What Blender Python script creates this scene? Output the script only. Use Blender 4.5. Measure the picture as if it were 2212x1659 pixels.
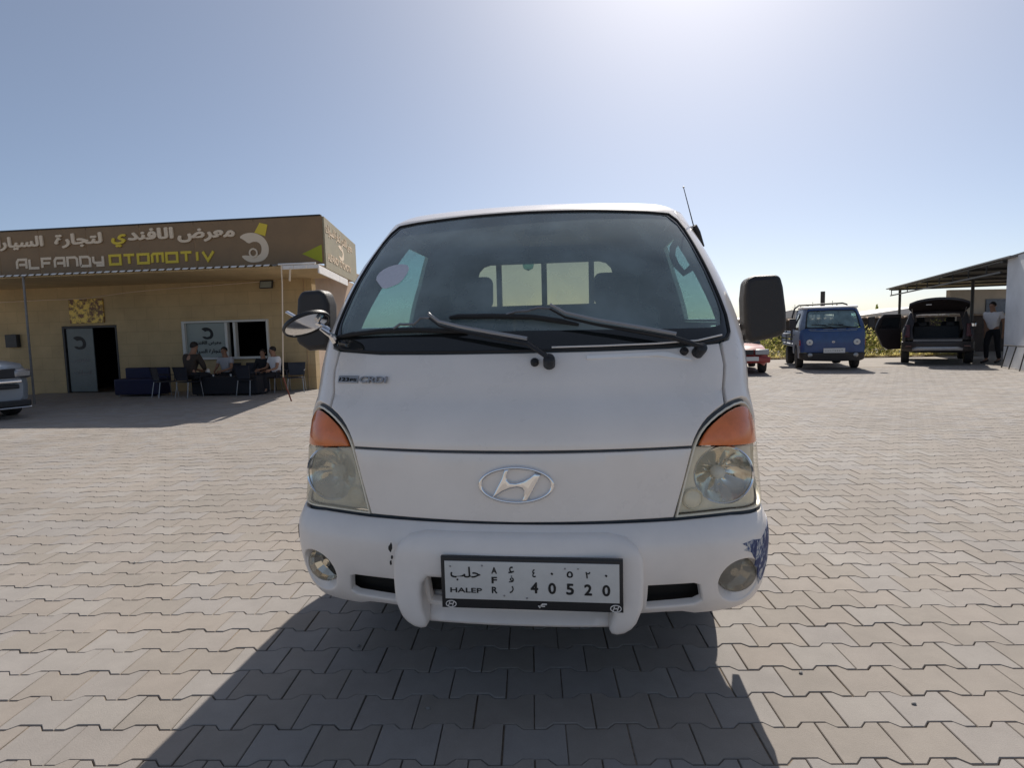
import bpy, bmesh, math, random
from math import sin, cos, pi, radians, sqrt, atan2, hypot
from mathutils import Vector, Matrix, Quaternion
from mathutils.geometry import delaunay_2d_cdt
random.seed(7)
for o in list(bpy.data.objects): bpy.data.objects.remove(o)
SC = bpy.context.scene
COL = SC.collection

# ------------------------------------------------------------------ camera, sky, sun, exposure
cam = bpy.data.cameras.new('camera')
cam.sensor_fit = 'HORIZONTAL'; cam.sensor_width = 36.0
cam.lens = 36.0 * 1272.79 / 2212
cam.clip_start = 0.05; cam.clip_end = 3000
co = bpy.data.objects.new('camera', cam); COL.objects.link(co)
R_ = Vector((0.99256533, 0.11905153, -0.02531417)); D_ = Vector((-0.01462832, -0.08978998, -0.99585329)); F_ = Vector((-0.12083082, 0.98881975, -0.0873809))
M = Matrix.Identity(4)
for i in range(3):
    M[i][0] = R_[i]; M[i][1] = -D_[i]; M[i][2] = -F_[i]
M.translation = Vector((0.23233, -1.8648, 1.29558))
co.matrix_world = M
SC.camera = co

SUN_EL, SUN_AZ = radians(43), radians(11.3)      # azimuth measured from +Y towards +X
w = bpy.data.worlds.new("World"); SC.world = w; w.use_nodes = True
nt = w.node_tree
sky = nt.nodes.new('ShaderNodeTexSky'); sky.sky_type = 'NISHITA'; sky.sun_disc = False
sky.sun_elevation = SUN_EL; sky.sun_rotation = SUN_AZ
sky.altitude = 300; sky.air_density = 0.62; sky.dust_density = 1.4; sky.ozone_density = 5.0
veil = nt.nodes.new('ShaderNodeMix'); veil.data_type = 'RGBA'; veil.blend_type = 'ADD'; veil.inputs[0].default_value = 1      # thin even high haze
veil.inputs[7].default_value = (.88, .87, .82, 1); tone = nt.nodes.new('ShaderNodeMix'); tone.data_type = 'RGBA'; tone.blend_type = 'MULTIPLY'; tone.inputs[0].default_value = 1
tone.inputs[7].default_value = (1.0, .95, .85, 1); nt.links.new(sky.outputs[0], tone.inputs[6]); nt.links.new(tone.outputs[2], veil.inputs[6]); nt.links.new(veil.outputs[2], nt.nodes['Background'].inputs[0])
nt.nodes['Background'].inputs[1].default_value = 0.11
sl = bpy.data.lights.new('sun', 'SUN'); sl.energy = 5.0; sl.angle = radians(0.53); sl.color = (1.0, 0.93, 0.84)
so = bpy.data.objects.new('sun', sl); COL.objects.link(so)
sd = Vector((cos(SUN_EL) * sin(SUN_AZ), cos(SUN_EL) * cos(SUN_AZ), sin(SUN_EL)))
so.rotation_euler = sd.to_track_quat('Z', 'Y').to_euler(); so.location = sd * 60
SC.view_settings.view_transform = 'Standard'; SC.view_settings.look = 'None'
SC.view_settings.gamma = 1; SC.view_settings.use_curve_mapping = False
SC.view_settings.exposure = 0.0
SC.cycles.max_bounces = 10; SC.cycles.transparent_max_bounces = 16
SC.cycles.use_denoising = True

# ------------------------------------------------------------------ materials
def mat(name, col, rough=.5, metal=0, var=0, vs=8, bump=0, bs=60, coat=0, spec=.5, col2=None, lo=.35, hi=.65, trans=0, stretch=None):
    m = bpy.data.materials.new(name); m.use_nodes = True
    n = m.node_tree; p = n.nodes['Principled BSDF']
    p.inputs['Base Color'].default_value = (*col, 1); p.inputs['Roughness'].default_value = rough
    p.inputs['Metallic'].default_value = metal; p.inputs['Coat Weight'].default_value = coat
    p.inputs['Coat Roughness'].default_value = .06
    p.inputs['Specular IOR Level'].default_value = spec; p.inputs['Transmission Weight'].default_value = trans
    if var or col2 or bump:
        g = n.nodes.new('ShaderNodeNewGeometry')
        src = g.outputs['Position']
        if stretch:
            mp = n.nodes.new('ShaderNodeMapping'); mp.inputs['Scale'].default_value = stretch
            n.links.new(src, mp.inputs[0]); src = mp.outputs[0]
    if var or col2:
        t = n.nodes.new('ShaderNodeTexNoise'); t.inputs['Scale'].default_value = vs; t.inputs['Detail'].default_value = 6
        t.inputs['Roughness'].default_value = .62
        n.links.new(src, t.inputs['Vector'])
        r = n.nodes.new('ShaderNodeValToRGB'); r.color_ramp.elements[0].position = lo; r.color_ramp.elements[1].position = hi
        c2 = col2 or tuple(c * (1 - var) for c in col); c1 = col if col2 else tuple(min(1, c * (1 + var)) for c in col)
        r.color_ramp.elements[0].color = (*c2, 1); r.color_ramp.elements[1].color = (*c1, 1)
        n.links.new(t.outputs[0], r.inputs[0]); n.links.new(r.outputs[0], p.inputs['Base Color'])
        rr = n.nodes.new('ShaderNodeMapRange'); rr.inputs['To Min'].default_value = max(.02, rough - .08); rr.inputs['To Max'].default_value = min(1, rough + .1)
        n.links.new(t.outputs[0], rr.inputs[0]); n.links.new(rr.outputs[0], p.inputs['Roughness'])
    if bump:
        t2 = n.nodes.new('ShaderNodeTexNoise'); t2.inputs['Scale'].default_value = bs; t2.inputs['Detail'].default_value = 5
        n.links.new(src, t2.inputs['Vector'])
        b = n.nodes.new('ShaderNodeBump'); b.inputs['Strength'].default_value = bump; b.inputs['Distance'].default_value = .01
        n.links.new(t2.outputs[0], b.inputs['Height']); n.links.new(b.outputs[0], p.inputs['Normal'])
    return m

def glass(name, tint, refl=1.0, dust=0.0, dustcol=(.5, .5, .48), rough=0.0):
    """thin sheet of glass: see-through tint + Fresnel reflection + a little dust"""
    m = bpy.data.materials.new(name); m.use_nodes = True; n = m.node_tree
    n.nodes.remove(n.nodes['Principled BSDF']); out = n.nodes['Material Output']
    tr = n.nodes.new('ShaderNodeBsdfTransparent'); tr.inputs[0].default_value = (*tint, 1)
    gl = n.nodes.new('ShaderNodeBsdfGlossy'); gl.inputs['Roughness'].default_value = rough
    fr = n.nodes.new('ShaderNodeFresnel'); fr.inputs[0].default_value = 1.5
    gb = n.nodes.new('ShaderNodeNewGeometry'); ir = n.nodes.new('ShaderNodeMapRange'); ir.inputs['To Min'].default_value = 1.5; ir.inputs['To Max'].default_value = 1 / 1.5
    n.links.new(gb.outputs['Backfacing'], ir.inputs[0]); n.links.new(ir.outputs[0], fr.inputs[0])
    mu = n.nodes.new('ShaderNodeMath'); mu.operation = 'MULTIPLY'; mu.inputs[1].default_value = refl; mu.use_clamp = True
    mx = n.nodes.new('ShaderNodeMixShader'); n.links.new(fr.outputs[0], mu.inputs[0]); n.links.new(mu.outputs[0], mx.inputs[0])
    last = tr.outputs[0]
    if dust:
        df = n.nodes.new('ShaderNodeBsdfDiffuse'); df.inputs[0].default_value = (*dustcol, 1)
        t = n.nodes.new('ShaderNodeTexNoise'); t.inputs['Scale'].default_value = 5; t.inputs['Detail'].default_value = 8
        g = n.nodes.new('ShaderNodeNewGeometry'); n.links.new(g.outputs['Position'], t.inputs['Vector'])
        mr = n.nodes.new('ShaderNodeMapRange'); mr.inputs['From Min'].default_value = .25; mr.inputs['From Max'].default_value = .75
        mr.inputs['To Min'].default_value = dust * .6; mr.inputs['To Max'].default_value = dust * 1.4
        n.links.new(t.outputs[0], mr.inputs[0])
        m2 = n.nodes.new('ShaderNodeMixShader'); n.links.new(mr.outputs[0], m2.inputs[0]); n.links.new(last, m2.inputs[1]); n.links.new(df.outputs[0], m2.inputs[2])
        last = m2.outputs[0]
    n.links.new(last, mx.inputs[1]); n.links.new(gl.outputs[0], mx.inputs[2]); n.links.new(mx.outputs[0], out.inputs[0])
    return m

def foliage(name, c1, c2):
    m = mat(name, c1, .8, col2=c2, vs=2.5); n = m.node_tree; p = n.nodes['Principled BSDF']; out = n.nodes['Material Output']
    tl = n.nodes.new('ShaderNodeBsdfTranslucent'); src = [l for l in n.links if l.to_socket == p.inputs['Base Color']][0].from_socket
    n.links.new(src, tl.inputs[0]); mx = n.nodes.new('ShaderNodeMixShader'); mx.inputs[0].default_value = .6
    n.links.new(p.outputs[0], mx.inputs[1]); n.links.new(tl.outputs[0], mx.inputs[2]); n.links.new(mx.outputs[0], out.inputs[0]); return m

def paver_mat():
    m = mat('paver_concrete', (.5, .46, .41), .85)
    n = m.node_tree; p = n.nodes['Principled BSDF']
    g = n.nodes.new('ShaderNodeNewGeometry'); oi = n.nodes.new('ShaderNodeObjectInfo')
    at = n.nodes.new('ShaderNodeAttribute'); at.attribute_name = 'tint'
    ad = n.nodes.new('ShaderNodeMath'); ad.operation = 'ADD'; n.links.new(oi.outputs['Random'], ad.inputs[0]); n.links.new(at.outputs['Fac'], ad.inputs[1])
    fr = n.nodes.new('ShaderNodeMath'); fr.operation = 'FRACT'; n.links.new(ad.outputs[0], fr.inputs[0])
    r = n.nodes.new('ShaderNodeValToRGB'); e = r.color_ramp.elements
    e[0].position = 0; e[0].color = (0.284, 0.254, 0.222, 1); e[1].position = 1; e[1].color = (0.330, 0.302, 0.273, 1)
    x = e.new(.5); x.color = (0.312, 0.274, 0.239, 1); x = e.new(.75); x.color = (0.298, 0.275, 0.257, 1)
    n.links.new(fr.outputs[0], r.inputs[0])
    def noise(sc, det, ro):
        t = n.nodes.new('ShaderNodeTexNoise'); t.inputs['Scale'].default_value = sc; t.inputs['Detail'].default_value = det; t.inputs['Roughness'].default_value = ro
        n.links.new(g.outputs['Position'], t.inputs['Vector']); return t
    big = noise(.55, 5, .6); mid = noise(9, 6, .7); fine = noise(240, 3, .7)
    def mr(t, a, b, c, d):
        q = n.nodes.new('ShaderNodeMapRange'); q.inputs['From Min'].default_value = a; q.inputs['From Max'].default_value = b
        q.inputs['To Min'].default_value = c; q.inputs['To Max'].default_value = d; n.links.new(t.outputs[0], q.inputs[0]); return q
    cur = r.outputs[0]
    for q in (mr(big, .3, .7, .86, 1.06), mr(mid, .25, .75, .90, 1.07), mr(fine, .3, .7, .93, 1.05)):
        mu = n.nodes.new('ShaderNodeVectorMath'); mu.operation = 'SCALE'; n.links.new(cur, mu.inputs[0]); n.links.new(q.outputs[0], mu.inputs['Scale']); cur = mu.outputs[0]
    # oil and dirt spots
    sp = noise(1.9, 8, .75); q = mr(sp, .62, .76, 0, .28)
    mx = n.nodes.new('ShaderNodeMix'); mx.data_type = 'RGBA'; n.links.new(q.outputs[0], mx.inputs[0]); n.links.new(cur, mx.inputs[6]); mx.inputs[7].default_value = (.2, .18, .16, 1)
    n.links.new(mx.outputs[2], p.inputs['Base Color'])
    b = n.nodes.new('ShaderNodeBump'); b.inputs['Strength'].default_value = .35; b.inputs['Distance'].default_value = .004
    n.links.new(fine.outputs[0], b.inputs['Height']); n.links.new(b.outputs[0], p.inputs['Normal'])
    return m

MT = dict(
    paver=paver_mat(),
    sand=mat('joint_sand', (.22, .175, .13), .95, var=.35, vs=30, bump=.5, bs=150),
    ground=mat('ground_concrete', (.35, .315, .275), .9, var=.1, vs=1.2, bump=.4, bs=40),
    soil=mat('dry_soil', (.3, .23, .15), .95, var=.3, vs=3, bump=.6, bs=20),
    white=mat('white_paint', (.90, .835, .77), .28, coat=.7, var=.045, vs=2.2),
    bumperw=mat('white_bumper_paint', (.88, .82, .765), .42, coat=.15, var=.04, vs=5),
    black=mat('black_plastic', (.018, .018, .02), .45, bump=.15, bs=300),
    mirrorblk=mat('dark_grained_plastic', (.022, .021, .022), .5, bump=.25, bs=260),
    rubber=mat('rubber', (.022, .022, .023), .8, bump=.2, bs=120),
    dark=mat('dark_gap', (.008, .008, .008), .9),
    cabin=mat('cabin_trim', (.09, .10, .11), .7, var=.2, vs=10),
    seat=mat('seat_cloth', (.06, .065, .07), .9, var=.2, vs=40),
    chrome=mat('chrome', (.82, .83, .85), .07, metal=1),
    silverplastic=mat('silver_highlight_and_badge', (.42, .42, .43), .3, metal=.6),
    steel=mat('grey_steel', (.32, .32, .33), .38, metal=1, var=.15, vs=30),
    amber=mat('amber_lens', (.80, .21, .06), .22, coat=.5, var=.12, vs=14),
    lampbody=mat('yellowed_lamp_housing', (.84, .78, .64), .35, metal=0, var=.08, vs=12),
    reflector=mat('lamp_reflector', (.80, .76, .68), .12, metal=1),
    wsglass=glass('windshield_glass', (.66, .80, .78), 1.45, .38, (.42, .52, .53)),
    dustyglass=glass('dusty_teal_glass', (.6, .75, .75), 1.2, .5, (.30, .44, .47)),
    sideglass=glass('side_glass', (.42, .64, .60), 1.0, .03),
    amberglass=glass('dusty_tan_glass', (.66, .55, .36), .8, .12, (.5, .43, .3)),
    lens=glass('clear_lamp_lens', (.98, .97, .93), 1.0, .03, (.6, .57, .45)),
    lensfog=glass('clouded_lamp_lens', (.95, .93, .86), .7, .36, (.72, .69, .58), .05),
    lensfrost=glass('frosted_lamp_lens', (.85, .82, .74), .8, .5, (.42, .39, .33), .1),
    dash=mat('grey_dashboard', (.17, .18, .19), .7, var=.15, vs=12),
    darkglass=mat('dark_glass', (.012, .014, .015), .05, spec=.8),
    beigepaint=mat('beige_wall_render', (.54, .40, .215), .9, var=.10, vs=1.6, bump=.25, bs=25),
    wallside=mat('pink_beige_wall', (.46, .34, .25), .9, var=.08, vs=2, bump=.2, bs=25),
    wallwhite=mat('whitewashed_wall', (.70, .71, .72), .9, var=.09, vs=1.5, bump=.3, bs=18),
    signbrown=mat('brown_sign_sheet', (.25, .158, .080), .6, var=.08, vs=2.5),
    signside=mat('sign_end_sheet', (.30, .26, .17), .6, var=.08, vs=2.5),
    cream=mat('cream_lettering', (.78, .63, .46), .6),
    yellow=mat('yellow_lettering', (.75, .56, .05), .6),
    lime=mat('lime_triangle', (.36, .38, .015), .6),
    whitemetal=mat('white_metal', (.78, .74, .70), .5, var=.06, vs=6),
    greymetal=mat('grey_painted_metal', (.22, .21, .20), .6, var=.15, vs=8),
    darkmetal=mat('dark_painted_metal', (.045, .043, .042), .55, var=.2, vs=10),
    frame=mat('white_window_frame', (.62, .62, .58), .5),
    film=mat('frosted_window_film', (.30, .33, .30), .35, var=.06, vs=3),
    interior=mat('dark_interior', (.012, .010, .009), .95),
    doorfilm=mat('dark_door_film', (.13, .15, .145), .35, var=.1, vs=3),
    gold=mat('gold_picture', (.95, .66, .12), .4, col2=(.16, .06, .012), vs=9, lo=.42, hi=.56),
    blue=mat('blue_truck_paint', (.022, .065, .19), .38, coat=.35, var=.12, vs=6),
    paleblue=mat('pale_blue_paint', (.16, .2, .27), .5, var=.2, vs=9),
    suv=mat('black_car_paint', (.022, .017, .018), .45, coat=.12, var=.1, vs=5),
    red=mat('red_car_paint', (.30, .035, .03), .4, coat=.3, var=.12, vs=5),
    silver=mat('silver_car_paint', (.36, .40, .44), .3, metal=.35, coat=.4),
    darkredlamp=mat('dark_red_tail_lamp', (.075, .012, .014), .2, coat=.4),
    redlamp=mat('red_tail_lamp', (.30, .012, .014), .15, coat=.5),
    plate=mat('plate_white', (.66, .65, .62), .45, var=.03, vs=30),
    ink=mat('black_ink', (.01, .01, .01), .6),
    skin=mat('skin', (.32, .17, .105), .6),
    hair=mat('dark_hair', (.015, .011, .009), .7),
    tshirt=mat('white_tshirt', (.80, .76, .75), .85, var=.05, vs=14, bump=.2, bs=40),
    shirtgrey=mat('pale_grey_shirt', (.42, .42, .44), .85, var=.06, vs=14),
    shirtdark=mat('dark_brown_shirt', (.045, .032, .024), .9),
    trousers=mat('dark_trousers', (.015, .015, .019), .9),
    chair=mat('dark_plastic_chair', (.02, .021, .03), .5),
    bluevinyl=mat('blue_vinyl', (.010, .012, .05), .5),
    palebeige=mat('pale_beige_wall', (.62, .55, .46), .9, var=.06, vs=2, bump=.2, bs=25),
    sunstrip=mat('sun_strip_white', (.93, .92, .90), .25, coat=.6),
    roofwhite=mat('white_roof_sheet', (.72, .70, .66), .6, var=.06, vs=.3),
    wallbrown=mat('dark_boundary_wall', (.09, .07, .06), .9, var=.3, vs=2),
    leaf=foliage('weed_leaf', (.42, .45, .08), (.24, .30, .05)),
    straw=foliage('dry_weed', (.68, .58, .26), (.48, .43, .15)),
    flower=mat('white_weed_flower', (.7, .66, .58), .8),
    sticker=mat('white_sticker', (.62, .62, .68), .6, var=.05, vs=60),
    bulb=mat('lamp_glass_white', (.75, .75, .7), .2),
)

from mathutils import noise
# ------------------------------------------------------------------ helpers
def link(name, verts, faces, m, parent=None, smooth=True, ang=40, bevel=0, seg=2):
    me = bpy.data.meshes.new(name); me.from_pydata([tuple(v) for v in verts], [], faces); me.update()
    bm = bmesh.new(); bm.from_mesh(me); bmesh.ops.remove_doubles(bm, verts=bm.verts, dist=1e-6); bmesh.ops.recalc_face_normals(bm, faces=bm.faces) if bevel else None; bm.to_mesh(me); bm.free()
    if isinstance(m, str): m = MT[m]
    me.materials.append(m)
    if smooth:
        me.polygons.foreach_set('use_smooth', [True] * len(me.polygons)); me.set_sharp_from_angle(angle=radians(ang))
    o = bpy.data.objects.new(name, me); COL.objects.link(o)
    if parent is not None: o.parent = parent
    if bevel:
        b = o.modifiers.new('bevel', 'BEVEL'); b.width = bevel; b.segments = seg; b.limit_method = 'ANGLE'; b.angle_limit = radians(40)
    return o

def tag(o, label=None, cat=None, group=None, kind=None):
    if label: o['label'] = label
    if cat: o['category'] = cat
    if group: o['group'] = group
    if kind: o['kind'] = kind
    return o

def thing(name, label, cat, loc=(0, 0, 0), rz=0, group=None):
    o = bpy.data.objects.new(name, None); COL.objects.link(o); o.location = loc; o.rotation_euler = (0, 0, rz)
    o.empty_display_size = .1
    return tag(o, label, cat, group)

def copy_tree(o, parent=None):
    c = o.copy(); COL.objects.link(c)
    if parent is not None: c.parent = parent
    for ch in list(o.children): copy_tree(ch, c)
    return c

class MB:
    def __init__(s): s.v = []; s.f = []
    def add(s, v, f):
        k = len(s.v); s.v += [Vector(p) for p in v]; s.f += [tuple(i + k for i in q) for q in f]; return s
    def box(s, c, d, rot=None):
        x, y, z = d[0] / 2, d[1] / 2, d[2] / 2
        P = [Vector(p) for p in [(-x, -y, -z), (x, -y, -z), (x, y, -z), (-x, y, -z), (-x, -y, z), (x, -y, z), (x, y, z), (-x, y, z)]]
        if rot is not None: P = [rot @ p for p in P]
        return s.add([p + Vector(c) for p in P], [(0, 3, 2, 1), (4, 5, 6, 7), (0, 1, 5, 4), (1, 2, 6, 5), (2, 3, 7, 6), (3, 0, 4, 7)])
    def tube(s, path, r, n=8, cap=True, flat=1.0):
        P = [Vector(p) for p in path]; rr = r if isinstance(r, (list, tuple)) else [r] * len(P)
        V = []; up = None
        for i, p in enumerate(P):
            t = (P[min(i + 1, len(P) - 1)] - P[max(i - 1, 0)]).normalized()
            if up is None: up = Vector((0, 0, 1)) if abs(t.z) < .9 else Vector((0, 1, 0))
            a = t.cross(up)
            if a.length < 1e-4: a = t.cross(Vector((1, 0, 0)))
            a.normalize(); b = a.cross(t).normalized(); up = b
            for k in range(n):
                q = 2 * pi * k / n; V.append(p + a * cos(q) * rr[i] + b * sin(q) * rr[i] * flat)
        F = []
        for i in range(len(P) - 1):
            for k in range(n):
                F.append((i * n + k, i * n + (k + 1) % n, (i + 1) * n + (k + 1) % n, (i + 1) * n + k))
        if cap: F.append(tuple(range(n - 1, -1, -1))); F.append(tuple((len(P) - 1) * n + k for k in range(n)))
        return s.add(V, F)
    def lathe(s, prof, c, axis=(0, 0, 1), n=24, sx=1, sy=1, cap=True):
        """prof: list of (radius, height along axis)"""
        q = Vector((0, 0, 1)).rotation_difference(Vector(axis).normalized()); V = []; F = []
        for r, h in prof:
            for k in range(n): V.append(q @ Vector((r * cos(2 * pi * k / n) * sx, r * sin(2 * pi * k / n) * sy, h)) + Vector(c))
        for i in range(len(prof) - 1):
            for k in range(n): F.append((i * n + k, i * n + (k + 1) % n, (i + 1) * n + (k + 1) % n, (i + 1) * n + k))
        if cap and prof[0][0] > 1e-4: F.append(tuple(range(n - 1, -1, -1)))
        if cap and prof[-1][0] > 1e-4: F.append(tuple((len(prof) - 1) * n + k for k in range(n)))
        return s.add(V, F)
    def prism(s, poly, d0, d1, fr):
        """poly in 2-D, extruded from d0 to d1; fr(u, v, d) -> point"""
        n = len(poly); V = [fr(u, v, d0) for u, v in poly] + [fr(u, v, d1) for u, v in poly]
        return s.add(V, [tuple(range(n - 1, -1, -1)), tuple(range(n, 2 * n))] + [(k, (k + 1) % n, n + (k + 1) % n, n + k) for k in range(n)])
    def build(s, name, m, parent=None, **kw): return link(name, s.v, s.f, m, parent, **kw)

def rotz(a): return Matrix.Rotation(a, 3, 'Z')
def rotx(a): return Matrix.Rotation(a, 3, 'X')
def roty(a): return Matrix.Rotation(a, 3, 'Y')
FXZ = lambda y0: (lambda u, v, d: (u, y0 + d, v))

def area(L): return sum(L[i][0] * L[(i + 1) % len(L)][1] - L[(i + 1) % len(L)][0] * L[i][1] for i in range(len(L))) / 2
def densify(L, res):
    out = []
    for i in range(len(L)):
        a, b = L[i], L[(i + 1) % len(L)]; k = max(1, int(math.ceil(hypot(b[0] - a[0], b[1] - a[1]) / res)))
        out += [(a[0] + (b[0] - a[0]) * j / k, a[1] + (b[1] - a[1]) * j / k) for j in range(k)]
    return out
def inset(L, d):
    """move a loop towards its left by d"""
    n = len(L); out = []
    for i in range(n):
        a, b, c = L[i - 1], L[i], L[(i + 1) % n]
        e1 = (b[0] - a[0], b[1] - a[1]); e2 = (c[0] - b[0], c[1] - b[1]); l1 = hypot(*e1) or 1; l2 = hypot(*e2) or 1
        n1 = (-e1[1] / l1, e1[0] / l1); n2 = (-e2[1] / l2, e2[0] / l2); m = (n1[0] + n2[0], n1[1] + n2[1]); q = m[0] * n1[0] + m[1] * n1[1]
        k = d / max(q, .55); out.append((b[0] + m[0] * k, b[1] + m[1] * k))
    return out
def inside(p, L):
    c = False; x, y = p; j = len(L) - 1
    for i in range(len(L)):
        if (L[i][1] > y) != (L[j][1] > y) and x < (L[j][0] - L[i][0]) * (y - L[i][1]) / (L[j][1] - L[i][1]) + L[i][0]: c = not c
        j = i
    return c
def smoothloop(L, it=1):
    for _ in range(it):
        L = [q for i in range(len(L)) for q in ((L[i][0] * .75 + L[(i + 1) % len(L)][0] * .25, L[i][1] * .75 + L[(i + 1) % len(L)][1] * .25), (L[i][0] * .25 + L[(i + 1) % len(L)][0] * .75, L[i][1] * .25 + L[(i + 1) % len(L)][1] * .75))]
    return L

def panel_geo(surf, poly, holes=(), off=0.0, th=.012, r=.003, res=.035, lines=(), flip=False):
    """a sheet cut to an outline on a curved surface, with rounded and turned-in edges. surf(s, z, off) -> point"""
    loops = [poly if area(poly) > 0 else poly[::-1]] + [(h[::-1] if area(h) > 0 else h) for h in holes]
    loops = [densify(L, res) for L in loops]
    inn = [inset(L, r) for L in loops]
    pts = []; edges = []; rng = []
    for L in inn:
        k = len(pts); pts += L; edges += [(k + i, k + (i + 1) % len(L)) for i in range(len(L))]; rng.append((k, len(L)))
    for ln in lines:
        k = len(pts); q = []
        for a, b in zip(ln[:-1], ln[1:]):
            m = max(1, int(hypot(b[0] - a[0], b[1] - a[1]) / res)); q += [(a[0] + (b[0] - a[0]) * j / m, a[1] + (b[1] - a[1]) * j / m) for j in range(m)]
        q.append(ln[-1]); pts += q; edges += [(k + i, k + i + 1) for i in range(len(q) - 1)]
    xs = [p[0] for p in inn[0]]; ys = [p[1] for p in inn[0]]
    allb = list(pts); cell = {}
    for p in allb: cell.setdefault((int(p[0] // res), int(p[1] // res)), []).append(p)
    nx = int((max(xs) - min(xs)) / res); ny = int((max(ys) - min(ys)) / res)
    for i in range(1, nx + 1):
        for j in range(1, ny + 1):
            p = (min(xs) + i * res - res * .5 * (j % 2), min(ys) + j * res)
            if not inside(p, inn[0]) or any(inside(p, h) for h in inn[1:]): continue
            ci, cj = int(p[0] // res), int(p[1] // res)
            if any(hypot(q[0] - p[0], q[1] - p[1]) < res * .55 for a in (-1, 0, 1) for b in (-1, 0, 1) for q in cell.get((ci + a, cj + b), ())): continue
            pts.append(p)
    res_ = delaunay_2d_cdt([Vector(p) for p in pts], edges, [], 0, 1e-7)
    V2, F = res_[0], [tuple(f) for f in res_[2]]; orig = res_[3]
    back = {}
    for k, o in enumerate(orig):
        for q in o: back[q] = k
    def keep(f):
        c = (sum(V2[i][0] for i in f) / len(f), sum(V2[i][1] for i in f) / len(f)); return inside(c, inn[0]) and not any(inside(c, h) for h in inn[1:])
    F = [f if area([V2[i] for i in f]) > 0 else f[::-1] for f in F if abs(area([V2[i] for i in f])) > 2e-6 and keep(f)]
    V = [surf(p[0], p[1], off) for p in V2]
    steps = [(r * (1 - cos(a)) if False else r * sin(a), r * (1 - cos(a))) for a in (radians(30), radians(60), radians(90))] if r > 0 else []
    for (k, n), L in zip(rng, inn):
        prev = [back[k + i] for i in range(n)]
        for d, h in steps + [(r, r + th)]:
            Lo = inset(L, -d); st = len(V); V += [surf(p[0], p[1], off - h) for p in Lo]; cur = list(range(st, st + n))
            F += [(prev[i], cur[i], cur[(i + 1) % n], prev[(i + 1) % n]) for i in range(n)]; prev = cur
    if flip: F = [f[::-1] for f in F]
    return V, F

def panel(name, m, parent, surf, poly, **kw):
    bv = {k: kw.pop(k) for k in ('ang', 'smooth') if k in kw}
    V, F = panel_geo(surf, poly, **kw); return link(name, V, F, m, parent, **bv)

class Surf:
    """front of a cab: plan outline (bowed front, round corners, straight sides) with height-dependent set-back and half width"""
    def __init__(s, segs, hwk, bow=.12, rc=.235, k=.87):
        xs = [.71 * i / 40 for i in range(41)]; T = [(x, bow * (x / .71) ** 2) for x in xs]
        a0 = math.atan(2 * bow / .71)
        for i in range(1, 33):
            a = a0 + (pi / 2 - a0) * i / 32; T.append((.71 + rc * (sin(a) - sin(a0)), bow + rc * (cos(a0) - cos(a))))
        q = .87 / T[-1][0]; T = [(x * q, y) for x, y in T]; s.end = T[-1]; T.append((.87, T[-1][1] + 6))
        s.T = T; s.S = [0]
        for a, b in zip(T[:-1], T[1:]): s.S.append(s.S[-1] + hypot(b[0] - a[0], b[1] - a[1]))
        s.se = s.S[-2]; s.segs = [(K, V, s.spl(K, V)) for K, V in segs]; s.hk = hwk; s.hs = s.spl(*hwk)
    @staticmethod
    def spl(K, V):
        n = len(K); h = [K[i + 1] - K[i] for i in range(n - 1)]; al = [0] * n; l = [1] * n; mu = [0] * n; zz = [0] * n
        for i in range(1, n - 1):
            al[i] = 3 * ((V[i + 1] - V[i]) / h[i] - (V[i] - V[i - 1]) / h[i - 1]); l[i] = 2 * (K[i + 1] - K[i - 1]) - h[i - 1] * mu[i - 1]; mu[i] = h[i] / l[i]; zz[i] = (al[i] - h[i - 1] * zz[i - 1]) / l[i]
        c = [0] * n
        for i in range(n - 2, 0, -1): c[i] = zz[i] - mu[i] * c[i + 1]
        def f(z):
            if z <= K[0]: return V[0] + (V[1] - V[0]) / h[0] * (z - K[0])
            if z >= K[-1]: return V[-1] + (V[-1] - V[-2]) / h[-1] * (z - K[-1])
            i = max(j for j in range(n - 1) if K[j] <= z); d = z - K[i]
            b = (V[i + 1] - V[i]) / h[i] - h[i] * (2 * c[i] + c[i + 1]) / 3
            return V[i] + d * (b + d * (c[i] + d * (c[i + 1] - c[i]) / (3 * h[i])))
        return f
    def Y0(s, z):
        for K, V, f in s.segs:
            if z <= K[-1]: return f(z)
        return s.segs[-1][2](z)
    def HW(s, z): return s.hs(z)
    def tab(s, q):
        a = abs(q); lo, hi = 0, len(s.S) - 1
        while hi - lo > 1:
            m = (lo + hi) // 2
            if s.S[m] <= a: lo = m
            else: hi = m
        t = (a - s.S[lo]) / (s.S[hi] - s.S[lo]); A, B = s.T[lo], s.T[hi]
        return A[0] + (B[0] - A[0]) * t, A[1] + (B[1] - A[1]) * t
    def pos(s, q, z):
        x, y = s.tab(q); return Vector((math.copysign(1, q) * x / .87 * s.HW(z), s.Y0(z) + y, z))
    def nrm(s, q, z):
        e = 4e-3; a = s.pos(q + e, z) - s.pos(q - e, z); b = s.pos(q, z + e) - s.pos(q, z - e); return a.cross(b).normalized()
    def __call__(s, q, z, off=0.0):
        p = s.pos(q, z); return p + s.nrm(q, z) * off if off else p
    def sY(s, Y, z): return s.se + (Y - s.Y0(z) - s.end[1])

def mir(L): return [(-a, b) for a, b in L][::-1]
def sym(L): return L + [(-a, b) for a, b in L[::-1] if abs(a) > 1e-6]
def ell(cx, cy, rx, ry, n=32, a0=0): return [(cx + rx * cos(a0 + 2 * pi * k / n), cy + ry * sin(a0 + 2 * pi * k / n)) for k in range(n)]

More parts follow.
